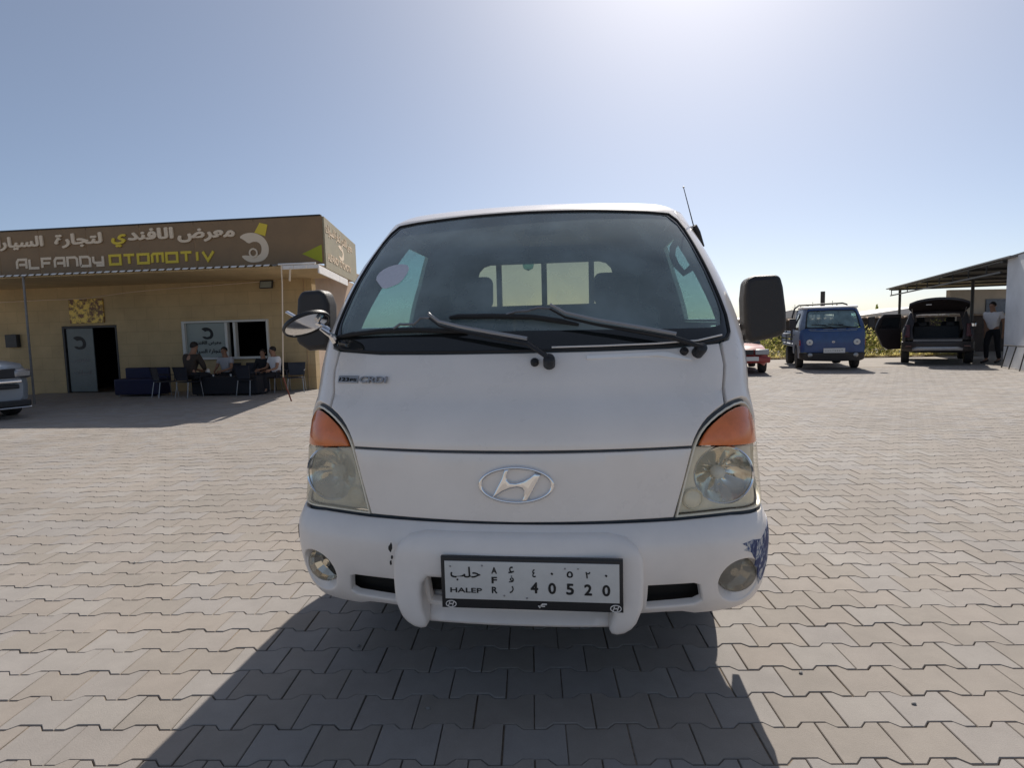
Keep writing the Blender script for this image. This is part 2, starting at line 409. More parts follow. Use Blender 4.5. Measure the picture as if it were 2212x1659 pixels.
# lettering -------------------------------------------------------------------------------------------
FORMS = {}
for ch, b, n in [('ا', 0xFE8D, 2), ('ب', 0xFE8F, 4), ('ة', 0xFE93, 2), ('ت', 0xFE95, 4), ('ج', 0xFE9D, 4), ('ح', 0xFEA1, 4), ('د', 0xFEA9, 2), ('ر', 0xFEAD, 2), ('س', 0xFEB1, 4), ('ض', 0xFEBD, 4), ('ع', 0xFEC9, 4), ('ف', 0xFED1, 4), ('ل', 0xFEDD, 4), ('م', 0xFEE1, 4), ('ن', 0xFEE5, 4), ('ي', 0xFEF1, 4)]:
    FORMS[ch] = [chr(b + i) for i in range(n)]
def shape(wd):
    out = []
    for i, ch in enumerate(wd):
        f = FORMS[ch]; pj = i > 0 and len(FORMS[wd[i - 1]]) == 4; nj = len(f) == 4 and i < len(wd) - 1
        out.append(f[(3 if nj else 1) if pj else (2 if nj else 0)])
    return ''.join(reversed(out))
def text(s, box, m, parent, place, bold=.0, name='lettering', depth=.002):
    """text stretched into box (u0, v0, u1, v1) of a plane; place = 4x4 matrix of that plane"""
    cu = bpy.data.curves.new(name, 'FONT'); cu.body = s; cu.size = 1
    for i in range(len(s)): cu.body_format[i].material_index = i % 2
    cu.materials.append(MT[m]); cu.materials.append(MT[m])
    t = bpy.data.objects.new(name, cu); COL.objects.link(t)
    dg = bpy.context.evaluated_depsgraph_get(); m0 = bpy.data.meshes.new_from_object(t.evaluated_get(dg))
    bpy.data.objects.remove(t)
    odd = {i for p_ in m0.polygons if p_.material_index == 1 for i in p_.vertices}; fs = [tuple(p_.vertices) for p_ in m0.polygons]; sh_ = [(0, 0)]
    if bold: sh_ += [(bold * cos(a_), bold * sin(a_)) for a_ in [k * pi / 3 + .2 for k in range(6)]]
    V = []; F = []
    for j, (dx, dy) in enumerate(sh_):
        k = len(V); V += [(v.co.x + dx, v.co.y + dy, (j * 2 + (i in odd)) * .05 * depth) for i, v in enumerate(m0.vertices)]; F += [tuple(q + k for q in f) for f in fs]
    X = [v[0] for v in V]; Y = [v[1] for v in V]; x0, x1, y0, y1 = min(X), max(X), min(Y), max(Y); u0, v0, u1, v1 = box
    me = bpy.data.meshes.new(name); me.from_pydata([((x - x0) / (x1 - x0) * (u1 - u0) + u0, (y - y0) / (y1 - y0) * (v1 - v0) + v0, z) for x, y, z in V], [], F)
    bm = bmesh.new(); bm.from_mesh(me)
    for f_ in bm.faces: f_.material_index = 0
    q = bmesh.ops.extrude_face_region(bm, geom=bm.faces[:])
    bmesh.ops.translate(bm, verts=[e for e in q['geom'] if isinstance(e, bmesh.types.BMVert)], vec=(0, 0, depth)); bmesh.ops.recalc_face_normals(bm, faces=bm.faces)
    bm.to_mesh(me); bm.free(); me.name = name; me.materials.clear(); me.materials.append(MT[m])
    o = bpy.data.objects.new(name, me); COL.objects.link(o); o.parent = parent; o.matrix_local = place
    return o
def plane_m(o, u, v):
    u = Vector(u).normalized(); v = Vector(v); v = (v - u * v.dot(u)).normalized(); n = u.cross(v); A = Matrix.Identity(4)
    for i in range(3): A[i][0], A[i][1], A[i][2], A[i][3] = u[i], v[i], n[i], o[i]
    return A
def stroke(mb, path, wd, d0, d1, fr):
    """flat ribbon lettering along a polyline"""
    n = len(path); L = []; Rr = []
    for i in range(n):
        a = path[max(0, i - 1)]; b = path[i]; c = path[min(n - 1, i + 1)]
        e1 = (b[0] - a[0], b[1] - a[1]) if i else (c[0] - b[0], c[1] - b[1]); e2 = (c[0] - b[0], c[1] - b[1]) if i < n - 1 else e1
        l1 = hypot(*e1) or 1; l2 = hypot(*e2) or 1; n1 = (-e1[1] / l1, e1[0] / l1); n2 = (-e2[1] / l2, e2[0] / l2)
        m = (n1[0] + n2[0], n1[1] + n2[1]); q = max(.5, m[0] * n1[0] + m[1] * n1[1]); k = wd / 2 / q
        L.append((b[0] + m[0] * k, b[1] + m[1] * k)); Rr.append((b[0] - m[0] * k, b[1] - m[1] * k))
    for i in range(n - 1): mb.prism([L[i], L[i + 1], Rr[i + 1], Rr[i]], d0, d1, fr)

# wheel ----------------------------------------------------------------------------------------------
def wheel(parent, c, r, wd, side, rimm='steel', r_rim=.62):
    t = MB().lathe([(r * r_rim, -wd / 2), (r * .93, -wd / 2), (r * .99, -wd * .38), (r, -wd * .2), (r, wd * .2), (r * .99, wd * .38), (r * .93, wd / 2), (r * r_rim, wd / 2)], c, (1, 0, 0), 28).build('wheel', 'rubber', parent)
    f = side * wd / 2
    MB().lathe([(0, f * .62), (r * .16, f * .66), (r * .2, f * .5), (r * .5, f * .42), (r * .57, f * .9), (r * .64, f * .97)], c, (1, 0, 0), 24).build('rim', rimm, t)
    return t

# ------------------------------------------------------------------ ground and pavement
def sheet(name, x0, x1, y0, y1, z, st, m, amp=0, kind='structure', low=0):
    nx = max(1, int((x1 - x0) / st)); ny = max(1, int((y1 - y0) / st)); rn = random.Random(3)
    V = [(x0 + (x1 - x0) * i / nx, y0 + (y1 - y0) * j / ny, min(z + .0042 if low else 9, z + rn.uniform(-amp, amp) + low * (noise.noise(((x0 + (x1 - x0) * i / nx) * .8, (y0 + (y1 - y0) * j / ny) * .8, 0)) + (.35 if x0 + (x1 - x0) * i / nx < -1.4 else 0)))) for j in range(ny + 1) for i in range(nx + 1)]
    F = [(j * (nx + 1) + i, j * (nx + 1) + i + 1, (j + 1) * (nx + 1) + i + 1, (j + 1) * (nx + 1) + i) for j in range(ny) for i in range(nx)]
    return tag(link(name, V, F, m, None, smooth=False), kind=kind)
ground = sheet('ground', -900, 900, -900, 900, -.03, 300, 'ground')
pavement = sheet('pavement', -14, 15, -4, 16.8, -.0085, .12, 'sand', amp=.0032, low=.0085)

PL, PW, PA = .2025, .1625, radians(5.1)
e1 = Vector((cos(PA), sin(PA), 0)); e2 = Vector((-sin(PA), cos(PA), 0)); P0 = Vector((-.053, .035, 0)) 
g = .0042
def bone(sh):
    a = PL / 2 - g / 2 - sh; hi = PW / 2 + .0125 - g / 2 - sh; lo = PW / 2 - .0125 - g / 2 - sh
    q = [(-a, -hi), (-.0635, -hi), (-.0385, -lo), (.0385, -lo), (.0635, -hi), (a, -hi)]
    return q + [(-x, -y) for x, y in q]
inn, outr = bone(.0024), bone(0)
PV = [(x, y, 0) for x, y in inn] + [(x, y, -.0026) for x, y in outr] + [(x, y, -.016) for x, y in outr]
PF = [tuple(range(12))] + [(12 + k, 12 + (k + 1) % 12, (k + 1) % 12, k) for k in range(12)] + [(24 + k, 24 + (k + 1) % 12, 12 + (k + 1) % 12, 12 + k) for k in range(12)]
rn = random.Random(11); slots = []
camp = co.matrix_world.translation
for j in range(-26, 108):
    for i in range(-80, 86):
        c = P0 + e1 * ((i + .5 * (j % 2)) * PL + rn.uniform(-.0012, .0012)) + e2 * (j * PW + rn.uniform(-.0008, .0008))
        if not (-13.9 < c.x < 14.9 and -3.9 < c.y < 16.6): continue
        d = c - camp; dd = hypot(d.x, d.y); a = math.degrees(atan2(d.x, d.y)) + 7
        if dd > 4 and abs(a) > 54: continue
        if c.y > 12.05 and c.x < -6.0: continue
        q = co.matrix_world.inverted() @ c; vis = 0
        if q.z < -.1:
            u, v = q.x / -q.z, q.y / -q.z
            if abs(u) < .86 and abs(v) < .645: vis = 1
        if abs(c.x) < .8 and .15 < c.y < 6: vis = 0
        slots.append((0 if vis else 1, dd, c, rn.uniform(-.0014, .0014), rn.gauss(0, .006), rn.gauss(0, .006), rn.random()))
slots.sort(key=lambda s: s[:2])
pm = bpy.data.meshes.new('paver'); pm.from_pydata(PV, [], PF); pm.materials.append(MT['paver'])
for k, (_, dd, c, dz, rx, ry, t) in enumerate(slots[:300]):
    o = bpy.data.objects.new('paver', pm); COL.objects.link(o); o.parent = pavement
    o.location = (c.x, c.y, dz); o.rotation_euler = (rx, ry, PA)
V = []; F = []; T = []
for (_, dd, c, dz, rx, ry, t) in slots[300:]:
    k = len(V)
    for x, y, z in PV:
        p = c + e1 * x + e2 * y; V.append((p.x, p.y, z + dz + y * rx - x * ry))
    use = PF if dd < 8 else PF[:13]
    F += [tuple(q + k for q in f) for f in use]; T += [t] * len(use)
me = bpy.data.meshes.new('paver_expanse'); me.from_pydata(V, [], F); me.materials.append(MT['paver'])
at = me.attributes.new('tint', 'FLOAT', 'FACE'); at.data.foreach_set('value', T)
o = bpy.data.objects.new('paver_expanse', me); COL.objects.link(o); o.parent = pavement; o['kind'] = 'stuff'

# ------------------------------------------------------------------ the white truck (front at y = 0, facing -y)
S = Surf([([.30, .62, .75, .85, .92, .97, 1.0, 1.04, 1.072], [.05, .045, .05, .053, .058, .074, .095, .133, .168]),
          ([1.072, 1.10, 1.16, 1.25, 1.4, 1.6, 1.83], [.168, .180, .216, .273, .37, .53, .80])],
         ([.30, .62, .75, .90, 1.03, 1.13, 1.25, 1.4, 1.6, 1.83], [.885, .886, .874, .862, .857, .864, .866, .843, .789, .72]))
B = Surf([([.30, .35, .40, .46, .52, .57, .61, .64, .655, .668], [.085, .045, .022, .003, -.013, -.021, -.016, .008, .027, .055])],
         ([.30, .36, .44, .52, .60, .67], [.87, .878, .885, .885, .88, .868]))
TR = thing('pickup_truck', 'white cab-over pickup truck facing the camera, with a bull bar and two wipers', 'truck')
WS = [(0, 1.226), (.3, 1.227), (.55, 1.2295), (.72, 1.240), (.785, 1.254), (.808, 1.276), (.816, 1.34), (.812, 1.45), (.81, 1.55), (.807, 1.65), (.803, 1.72), (.79, 1.77), (.757, 1.804), (.64, 1.811), (.337, 1.8175), (0, 1.82)]
HL = [(.532, .661), (.735, .666), (.835, .660), (.918, .656), (1.0, .683), (1.03, .698), (1.042, .714), (1.048, .735), (1.046, .80), (1.03, .86), (.995, .912), (.957, .957), (.93, .986), (.903, 1.009), (.873, 1.027), (.84, 1.034), (.795, 1.031), (.75, 1.019), (.714, 1.003), (.684, .985), (.660, .966), (.640, .945), (.624, .921), (.612, .897), (.573, .785)]
sY = S.sY

# body panels
hood = panel('hood', 'white', TR, S, sym([(0, .9015), (.603, .9015), (.614, .926), (.630, .951), (.650, .974), (.674, .994), (.705, 1.013), (.743, 1.0305), (.745, 1.08), (.757, 1.16), (.749, 1.237), (.55, 1.2235), (.3, 1.221), (0, 1.2205)]), th=.02, r=.004, lines=[[(-.739, 1.072), (0, 1.072), (.739, 1.072)]], ang=24)
fpan = panel('front_panel', 'white', TR, S, sym([(0, .6605), (.522, .6645), (.566, .787), (.601, .8925), (.3, .8915), (0, .891)]), th=.02, r=.004, off=.002)
def door_poly():
    P = [(.758, 1.0355), (.795, 1.043), (.842, 1.046), (.878, 1.039), (.909, 1.021), (.936, .997), (.965, .966), (1.004, .919), (1.040, .866), (1.055, .80), (1.058, .73), (1.048, .70), (1.052, .46)]
    P += [(sY(a, b), b) for a, b in [(.80, .46), (.84, .60), (.97, .69), (1.15, .72), (1.33, .69), (1.46, .60), (1.50, .46), (2.0, .46), (2.0, .8), (2.0, 1.1), (2.0, 1.25), (2.0, 1.5), (2.0, 1.7), (2.0, 1.836)]]
    return P + [(.826, 1.836), (.826, 1.78), (.820, 1.72), (.822, 1.60), (.822, 1.45), (.827, 1.34), (.819, 1.272), (.802, 1.249), (.764, 1.241), (.770, 1.16), (.758, 1.085)]
DW = [(sY(a, b), b) for a, b in [(.86, 1.335), (1.74, 1.35), (1.76, 1.6), (1.76, 1.775), (1.32, 1.775), (1.08, 1.58)]]
def fl(surf): return lambda s, z, off=0: surf(-s, z, off)
doors = []
for sg in (1, -1):
    q = (lambda L: L) if sg == 1 else mir
    d = panel('door', 'white', TR, S, q(door_poly()), holes=[q(DW)], th=.02, r=.005, res=.05); doors.append(d)
    panel('door_window', 'sideglass', d, S, q(DW), off=-.012, th=.002, r=0, res=.12)
    MB().tube([S(sg * sY(1.45, 1.12), 1.12, .02), S(sg * sY(1.62, 1.12), 1.12, .02)], .014, 8).build('door_handle', 'black', d)
# inner shell: dark, follows the panels from inside and shows in the gaps
V, F = panel_geo(S, sym([(0, .60), (1.06, .60), (1.12, 1.0), (.9, 1.1), (.84, 1.262), (.79, 1.232), (.72, 1.222), (.55, 1.2125), (0, 1.209)]), holes=[inset(HL, .004), mir(inset(HL, .004))], off=-.018, th=.01, r=0, res=.06)
sh = MB().add(V, F)
for sg in (1, -1):
    q = (lambda L: L) if sg == 1 else mir
    P = [(.79, 1.25), (.93, 1.1), (1.1, 1.0), (sY(2., .46), .46), (sY(2., 1.0), 1.0), (sY(2., 1.5), 1.5), (sY(2., 1.835), 1.835), (.80, 1.835), (.80, 1.8), (.802, 1.72), (.807, 1.6), (.81, 1.34)]
    V, F = panel_geo(S, q(P), holes=[q(inset(DW, -.012))], off=-.028, th=.012, r=0, res=.07); sh.add(V, F)
sh.build('cab_shell', 'cabin', TR)
# roof
rf = MB(); N = 44; rings = []
for k in range(15):
    t = min(1, k / 9); z = 1.8355 + .088 * (1 - (1 - t) ** 2); y0 = S.Y0(1.8355) + .42 * t; hw = S.HW(1.8355) * (1 - .15 * t)
    if k > 9: f = 1 - (k - 9) / 5 * .98; z += .012 * (1 - f)
    ring = []
    for i in range(-N, N + 1):
        u = abs(i) / N; lim = S.se + (2.0 - S.Y0(1.8355) - S.end[1]); s_ = u * lim; x, y = S.tab(s_); yy = y0 + y * (2.02 - y0) / (2.0 - S.Y0(1.8355)); xx = math.copysign(1, i) * x / .87 * hw if i else 0
        if k > 9: xx *= f; yy = 1.45 + (yy - 1.45) * f
        ring.append((xx, yy, z))
    rings.append(ring)
w_ = 2 * N + 1
rf.add([p for r in rings for p in r], [(k * w_ + i, k * w_ + i + 1, (k + 1) * w_ + i + 1, (k + 1) * w_ + i) for k in range(14) for i in range(w_ - 1)])
rf.add([(x, y, z) for ring in (rings[0],) for x, y, z in ring] , [])
V, F = panel_geo(S, sym([(0, 1.826), (.337, 1.8235), (.64, 1.8175), (.764, 1.811), (.799, 1.773), (.8225, 1.70), (.8225, 1.836), (0, 1.836)]), th=.01, r=.002, res=.04); rf.add(V, F)
roof = rf.build('roof', 'white', TR, ang=60)
lf = [S(a / 10, 1.826, -.012) for a in range(-8, 9)]
MB().add(lf + [(p.x * 1.12, 2.0, 1.838) for p in lf], [(i, i + 1, 18 + i, 17 + i) for i in range(16)]).build('roof_lining', 'cabin', TR)
# rear wall of the cab with its window
FY = lambda y0: (lambda s, z, off=0: Vector((s, y0 - off, z)))
RWIN = [(-.45, 1.468), (.43, 1.468), (.43, 1.64), (.415, 1.69), (.385, 1.722), (.34, 1.735), (-.36, 1.735), (-.405, 1.722), (-.435, 1.69), (-.45, 1.64)]
rear = panel('rear_wall', 'cabin', TR, FY(1.985), [(-.86, .5), (.86, .5), (.855, 1.25), (.77, 1.62), (.69, 1.86), (-.69, 1.86), (-.77, 1.62), (-.855, 1.25)], holes=[RWIN], th=.02, r=.004, res=.15)
panel('rear_window', 'amberglass', rear, FY(1.995), RWIN, th=.003, r=0, res=.2)
for x in (-.313, -.015, .292):
    MB().box((x, 2.045, 1.55), (.035, .02, .55)).build('window_bar', 'cabin', rear)
# windshield with its black ceramic border
FR = [(0, 1.300), (.5, 1.294), (.73, 1.294), (.775, 1.305), (.792, 1.35), (.790, 1.5), (.786, 1.68), (.775, 1.745), (.738, 1.794), (.635, 1.8035), (.337, 1.811), (0, 1.8135)]
ws = panel('windshield', 'wsglass', TR, S, sym(WS), off=.0, th=.003, r=0, res=.06)
panel('windshield_border', 'darkglass', ws, S, sym([(a * .999, b + (.001 if b < 1.5 else -.001)) for a, b in WS]), holes=[sym(FR)], off=.002, th=.003, r=.001, res=.04)
rb = MB(); Ls = sym(WS); rb.tube([S(a, b, .003) for a, b in densify(Ls, .03)] + [S(*Ls[0], .003)], .0055, 6, cap=False); rb.build('windshield_seal', 'rubber', ws)
MB().tube([S(a, b, .01) for a, b in [(.12, 1.233), (.3, 1.234), (.5, 1.237), (.66, 1.244), (.76, 1.262)]], .0035, 6).build('windshield_trim', 'whitemetal', ws)
pl = smoothloop([(-.655, 1.525), (-.62, 1.50), (-.585, 1.475), (-.54, 1.485), (-.505, 1.50), (-.485, 1.545), (-.50, 1.575), (-.54, 1.585), (-.60, 1.58), (-.645, 1.56)], 1)
panel('sticker', 'sticker', ws, S, [(a - .045, b + .01) for a, b in pl], off=.004, th=.001, r=0, res=.05)
# emblem
em = [(830, 372), (945, 372), (880, 520), (890, 610), (960, 668), (1080, 675), (1250, 630), (1400, 550), (1520, 455), (1665, 495), (1560, 700), (1400, 980), (1330, 1095), (1205, 1095), (1270, 950), (1270, 860), (1220, 800), (1120, 780), (950, 810), (780, 880), (640, 980), (515, 1025), (640, 800), (770, 560)]
em = [(.004 + (a - 1090) / 870 * .126, .789 + (730 - b) / 420 * .063) for a, b in em][::-1]
e_ = panel('emblem', 'chrome', fpan, S, em, off=.017, th=.012, r=.005, res=.02)
panel('emblem', 'chrome', fpan, S, ell(.004, .789, .127, .064, 48), holes=[ell(.004, .789, .114, .0525, 48)], off=.015, th=.012, r=.005, res=.02)
# badges
bd = panel('badge', 'silverplastic', hood, S, [(-.730, 1.117), (-.634, 1.117), (-.632, 1.143), (-.728, 1.143)], off=.006, th=.005, r=.002, res=.03)
def on_s(s0, z0, off): return plane_m(S(s0, z0, off), S(s0 + .03, z0) - S(s0, z0), S(s0, z0 + .02) - S(s0, z0))
text('123', (.007, .0055, .053, .0205), 'ink', bd, on_s(-.730, 1.117, .0062), .012)
text('PS', (.060, .006, .090, .017), 'ink', bd, on_s(-.730, 1.117, .0062), .012)
text('CRDI', (0, 0, .123, .027), 'silverplastic', hood, on_s(-.626, 1.1165, .002), .03, 'badge', .006)
# patch of sunlight painted as a white strip on the hood, under the right wiper
MB().prism([(.245, 1.203), (.52, 1.209), (.545, 1.207), (.63, 1.180), (.625, 1.178), (.50, 1.197), (.245, 1.192)], .0015, .006, lambda u, v, d: S(u, v, d)).build('hood_sun_strip', 'sunstrip', hood)

# headlights
AM = [(.634, .9005), (.80, .890), (.95, .880), (.998, .876), (.972, .914), (.942, .949), (.914, .977), (.889, 1.000), (.866, 1.013), (.838, 1.019), (.798, 1.017), (.757, 1.006), (.724, .991), (.696, .974), (.674, .956), (.656, .936), (.643, .917)]
CL = [(.540, .670), (.735, .675), (.835, .669), (.915, .665), (1.030, .711), (1.038, .735), (1.022, .855), (1.008, .872), (.80, .886), (.630, .8955), (.617, .889), (.580, .783)]
HS, HZ = .728, .790
for sg in (1, -1):
    q = (lambda L: L) if sg == 1 else mir
    hl = panel('headlight', 'lampbody', TR, S, q(CL), holes=[q(ell(HS, HZ, .112, .1, 36))], off=-.028, th=.01, r=.003, res=.04)
    hl['label'] = 'clear headlight with an amber indicator above' if sg == 1 else 'yellowed clouded headlight with an amber indicator above'
    panel('headlight_rim', 'lampbody', hl, S, q(HL), holes=[q(inset(HL, .0065))], off=-.006, th=.012, r=.0015, res=.03)
    panel('indicator_lens', 'amber', hl, S, q(AM), off=-.004, th=.008, r=.005, res=.04)
    panel('lamp_lens', 'lens' if sg == 1 else 'lensfog', hl, S, q(CL), off=-.003, th=.004, r=.004, res=.04)
    c = S(sg * HS, HZ, -.03); ax = (S.nrm(sg * HS, HZ) + Vector((0, -1.2, 0))).normalized()
    prof = []; n = 40; d = MB(); q2 = Vector((0, 0, 1)).rotation_difference(ax); V = []; F = []
    for k in range(9):
        r = .022 + (.102 - .022) * k / 8
        for i in range(n):
            f = 1 + .075 * ((i // 2) % 2) + .02 * sin(i * 2.1); h = -.062 * (1 - (r / .102) ** 2) * f
            V.append(q2 @ Vector((r * cos(2 * pi * i / n) * 1.0, r * sin(2 * pi * i / n) * .96, h)) + c)
    F = [(k * n + i, k * n + (i + 1) % n, (k + 1) * n + (i + 1) % n, (k + 1) * n + i) for k in range(8) for i in range(n)]
    d.add(V, F).build('reflector', 'reflector', hl, ang=12)
    MB().lathe([(.0225, -.062), (.0225, -.04), (.02, -.028), (.012, -.02), (0, -.017)], c, ax, 16).build('bulb', 'bulb', hl)
    MB().lathe([(.108, -.01), (.108, .004), (.104, .008), (.100, .004), (.100, -.008)], c, ax, 40, sy=.955, cap=False).build('reflector_ring', 'chrome', hl)
    c2 = S(sg * .604, .717, -.022); a2 = S.nrm(sg * .604, .717)
    pl_ = MB().lathe([(.037, -.006), (.037, .004), (.034, .008), (.031, .004), (.031, .001), (.02, .009), (0, .012)], c2, a2, 24, cap=False).build('position_lamp', 'lampbody', hl)
# bumper
fogh = ell(.762, .434, .090, .086, 32)
slot = [(.43, .449), (.585, .446), (.605, .438), (.622, .372), (.60, .358), (.43, .356)]
open_ = [(-.30, .492), (.30, .492), (.30, .375), (-.30, .375)]
bhalf = [(0, .33), (.50, .327), (.56, .322), (.61, .303), (.70, .299), (.80, .308), (.86, .325), (.92, .365), (1.02, .41), (1.14, .44), (1.34, .46), (1.34, .70), (1.045, .699), (.918, .6525), (.835, .656), (.735, .662), (.532, .6595), (0, .6605)]
bump = panel('bumper', 'bumperw', TR, B, sym(bhalf), holes=[fogh, mir(fogh), slot, mir(slot), open_], th=.02, r=.007, res=.03)
V, F = panel_geo(B, sym([(0, .27), (.62, .27), (.9, .36), (.9, .62), (0, .64)]), off=-.055, th=.01, r=0, res=.1)
MB().add(V, F).build('bumper_opening', 'dark', TR)
ch = MB(); rn = random.Random(5)
for (u, v, w2, h2) in [(-.408, .585, .008, .014), (-.404, .56, .006, .008), (-.410, .54, .005, .012), (-.896, .565, .012, .03)]:
    pl_ = [(u + w2 * cos(a) * rn.uniform(.5, 1), v + h2 * sin(a) * rn.uniform(.5, 1)) for a in [2 * pi * k / 9 for k in range(9)]]
    V, F = panel_geo(B, pl_, off=(.0015 if u < -.8 else .034), th=.002, r=0, res=.02); ch.add(V, F)
for sg in (1, -1):
    c = B(sg * .762, .434, -.012); ax = (B.nrm(sg * .762, .434) + Vector((sg * -.1, -1.1, .05))).normalized()
    q2 = Vector((0, 0, 1)).rotation_difference(ax); e1_ = q2 @ Vector((1, 0, 0)); e2_ = q2 @ Vector((0, 1, 0)); rim = []
    for k in range(40):
        a = 2 * pi * k / 40; p = B(sg * .762 + .090 * cos(a), .434 + .086 * sin(a), -.006); v_ = p - c; u1 = v_.dot(e1_); u2 = v_.dot(e2_); l_ = hypot(u1, u2)
        rim.append((p, c + (e1_ * u1 / l_ + e2_ * u2 / l_ * .95) * .071 - ax * .03, c + (e1_ * u1 / l_ + e2_ * u2 / l_ * .95) * .068 - ax * .05))
    fg = MB().add([p[i] for i in range(3) for p in rim], [(i * 40 + k, i * 40 + (k + 1) % 40, (i + 1) * 40 + (k + 1) % 40, (i + 1) * 40 + k) for i in range(2) for k in range(40)]).build('fog_light', 'bumperw', TR)
    dd = MB().lathe([(.069, -.034), (.06, -.05), (.04, -.066), (.018, -.072), (.016, -.045), (.0, -.04)], c, ax, 14, sy=.95, cap=False); dd.build('fog_reflector', 'reflector', fg, ang=10)
    MB().lathe([(.0695, -.036), (.068, -.028), (.052, -.02), (.03, -.014), (0, -.012)], c, ax, 36, sy=.95, cap=False).build('fog_lens', 'lensfrost' if sg == 1 else 'lens', fg)
# scraped corner
sm = mat('blue_scrape', (.55, .55, .55), .6); n = sm.node_tree; p = n.nodes['Principled BSDF']
gq = n.nodes.new('ShaderNodeNewGeometry'); t = n.nodes.new('ShaderNodeTexNoise'); t.inputs['Scale'].default_value = 38; t.inputs['Detail'].default_value = 7; t.inputs['Roughness'].default_value = .7
mp = n.nodes.new('ShaderNodeMapping'); mp.inputs['Scale'].default_value = (1, 1, .55); n.links.new(gq.outputs['Position'], mp.inputs[0]); n.links.new(mp.outputs[0], t.inputs[0])
r = n.nodes.new('ShaderNodeValToRGB'); e = r.color_ramp.elements; e[0].position = .47; e[0].color = (.022, .04, .14, 1); e[1].position = .56; e[1].color = (.55, .55, .55, 1); x = e.new(.52); x.color = (.12, .17, .3, 1)
n.links.new(t.outputs[0], r.inputs[0]); n.links.new(r.outputs[0], p.inputs['Base Color']); MT['scrape'] = sm
sp = [(1.03, .625), (.96, .618), (.90, .60), (.845, .576), (.80, .583), (.752, .577), (.775, .562), (.758, .553), (.79, .54), (.802, .52), (.815, .505), (.81, .485), (.83, .47), (.835, .44), (.845, .425), (.855, .395), (.88, .41), (.90, .44), (.93, .47), (1.0, .52), (1.05, .58)]
panel('paint_scrape', 'scrape', bump, B, sp, off=.0012, th=.003, r=0, res=.03)
# bull bar
def G(x, z, off=0):
    y = -.034 + .10 * (x / .71) ** 2 + (.02 * ((.40 - z) / .1) ** 2 if z < .40 else 0) + (.034 * ((z - .57) / .07) ** 2 if z > .57 else 0)
    return Vector((x, y - off, z))
gh = [(0, .640), (.30, .638), (.36, .625), (.395, .597), (.413, .556), (.416, .49), (.412, .40), (.392, .345), (.375, .322), (.352, .306), (.328, .301), (.310, .307), (.303, .322), (.304, .34), (.314, .374), (.318, .434), (.312, .470), (.292, .492), (0, .494)][::-1]
gu = panel('bull_bar', 'bumperw', TR, G, sym(gh), th=.07, r=.017, res=.025, off=.012)
tag(ch.build('paint_chips', 'ink', gu), kind='stuff')
def GB(x, z, off=0): return Vector((x, .012 + .08 * (x / .71) ** 2 + max(0, (z - .333)) * 1.2 + (max(0, .335 - z) * .3) - off, z + off * .3))
panel('lower_bar', 'bumperw', gu, GB, [(-.308, .311), (.308, .311), (.308, .396), (-.308, .396)], th=.05, r=.01, res=.03)
# number plate
px0, px1, pz0, pz1, py = -.236, .346, .408, .579, -.060
npf = panel('number_plate', 'black', TR, FY(py), smoothloop([(px0, pz0), (px1, pz0), (px1, pz1), (px0, pz1)], 0), th=.012, r=.004, res=.1)
wp = panel('plate_face', 'plate', npf, FY(py - .002), [(px0 + .013, pz0 + .032), (px1 - .012, pz0 + .032), (px1 - .012, pz1 - .013), (px0 + .013, pz1 - .013)], th=.003, r=.001, res=.1)
PM = plane_m((0, py - .0022, 0), (1, 0, 0), (0, 0, 1))
def pt(s, x, z, w2, h2, b=.02, m='ink', par=None): return text(s, (x - w2 / 2, z - h2 / 2, x + w2 / 2, z + h2 / 2), m, par or wp, PM, b, depth=.0008)
pt('HALEP', -.154, .470, .104, .016); pt(shape('حلب'), -.155, .525, .098, .046, .012)
for s_, z in (('A', .538), ('F', .506), ('R', .473)): pt(s_, -.061, z, .018, .0215, .03)
for s_, z, w2, h2 in (('ﻋ', .541, .018, .022), ('ﻓ', .511, .016, .022), (shape('ر'), .476, .013, .024)): pt(s_, -.006, z, w2, h2, .012)
for k, (a, b) in enumerate(zip('40520', '٤٠٥٢٠')):
    x = .067 + k * .0565; pt(a, x, .484 - k * .0008, .0245, .0365, .03)
    w2, h2 = {'٤': (.011, .027), '٠': (.0085, .0085), '٥': (.0195, .021), '٢': (.015, .021)}[b]; pt(b, x, .532 - k * .0008, w2, h2, .02)
sc = MB()
for x, z in [(-.204, .549), (-.1, .553), (.165, .549), (.206, .549), (-.03, .455), (.043, .449)]: sc.lathe([(.003, 0), (.002, .0015)], (x, py - .0035, z), (0, -1, 0), 8)
tag(sc.build('screws', 'steel', wp), kind='stuff')
for x in (-.204, .322):
    lg = MB(); E = ell(x, .4245, .0165, .0105, 20); stroke(lg, E + E[:1], .0025, 0, -.0025, FXZ(py - .004)); stroke(lg, [(x - .009, .418), (x - .004, .431)], .003, 0, -.0025, FXZ(py - .004)); stroke(lg, [(x + .004, .418), (x + .009, .431)], .003, 0, -.0025, FXZ(py - .004)); stroke(lg, [(x - .007, .424), (x + .007, .4255)], .003, 0, -.0025, FXZ(py - .004))
    lg.build('frame_logo', 'whitemetal', npf, smooth=False)
lg = MB(); stroke(lg, [(.082, .420), (.092, .432), (.106, .432)], .004, 0, -.0025, FXZ(py - .004)); stroke(lg, [(.078, .425), (.1, .425)], .003, 0, -.0025, FXZ(py - .004)); lg.build('frame_logo', 'whitemetal', npf, smooth=False)

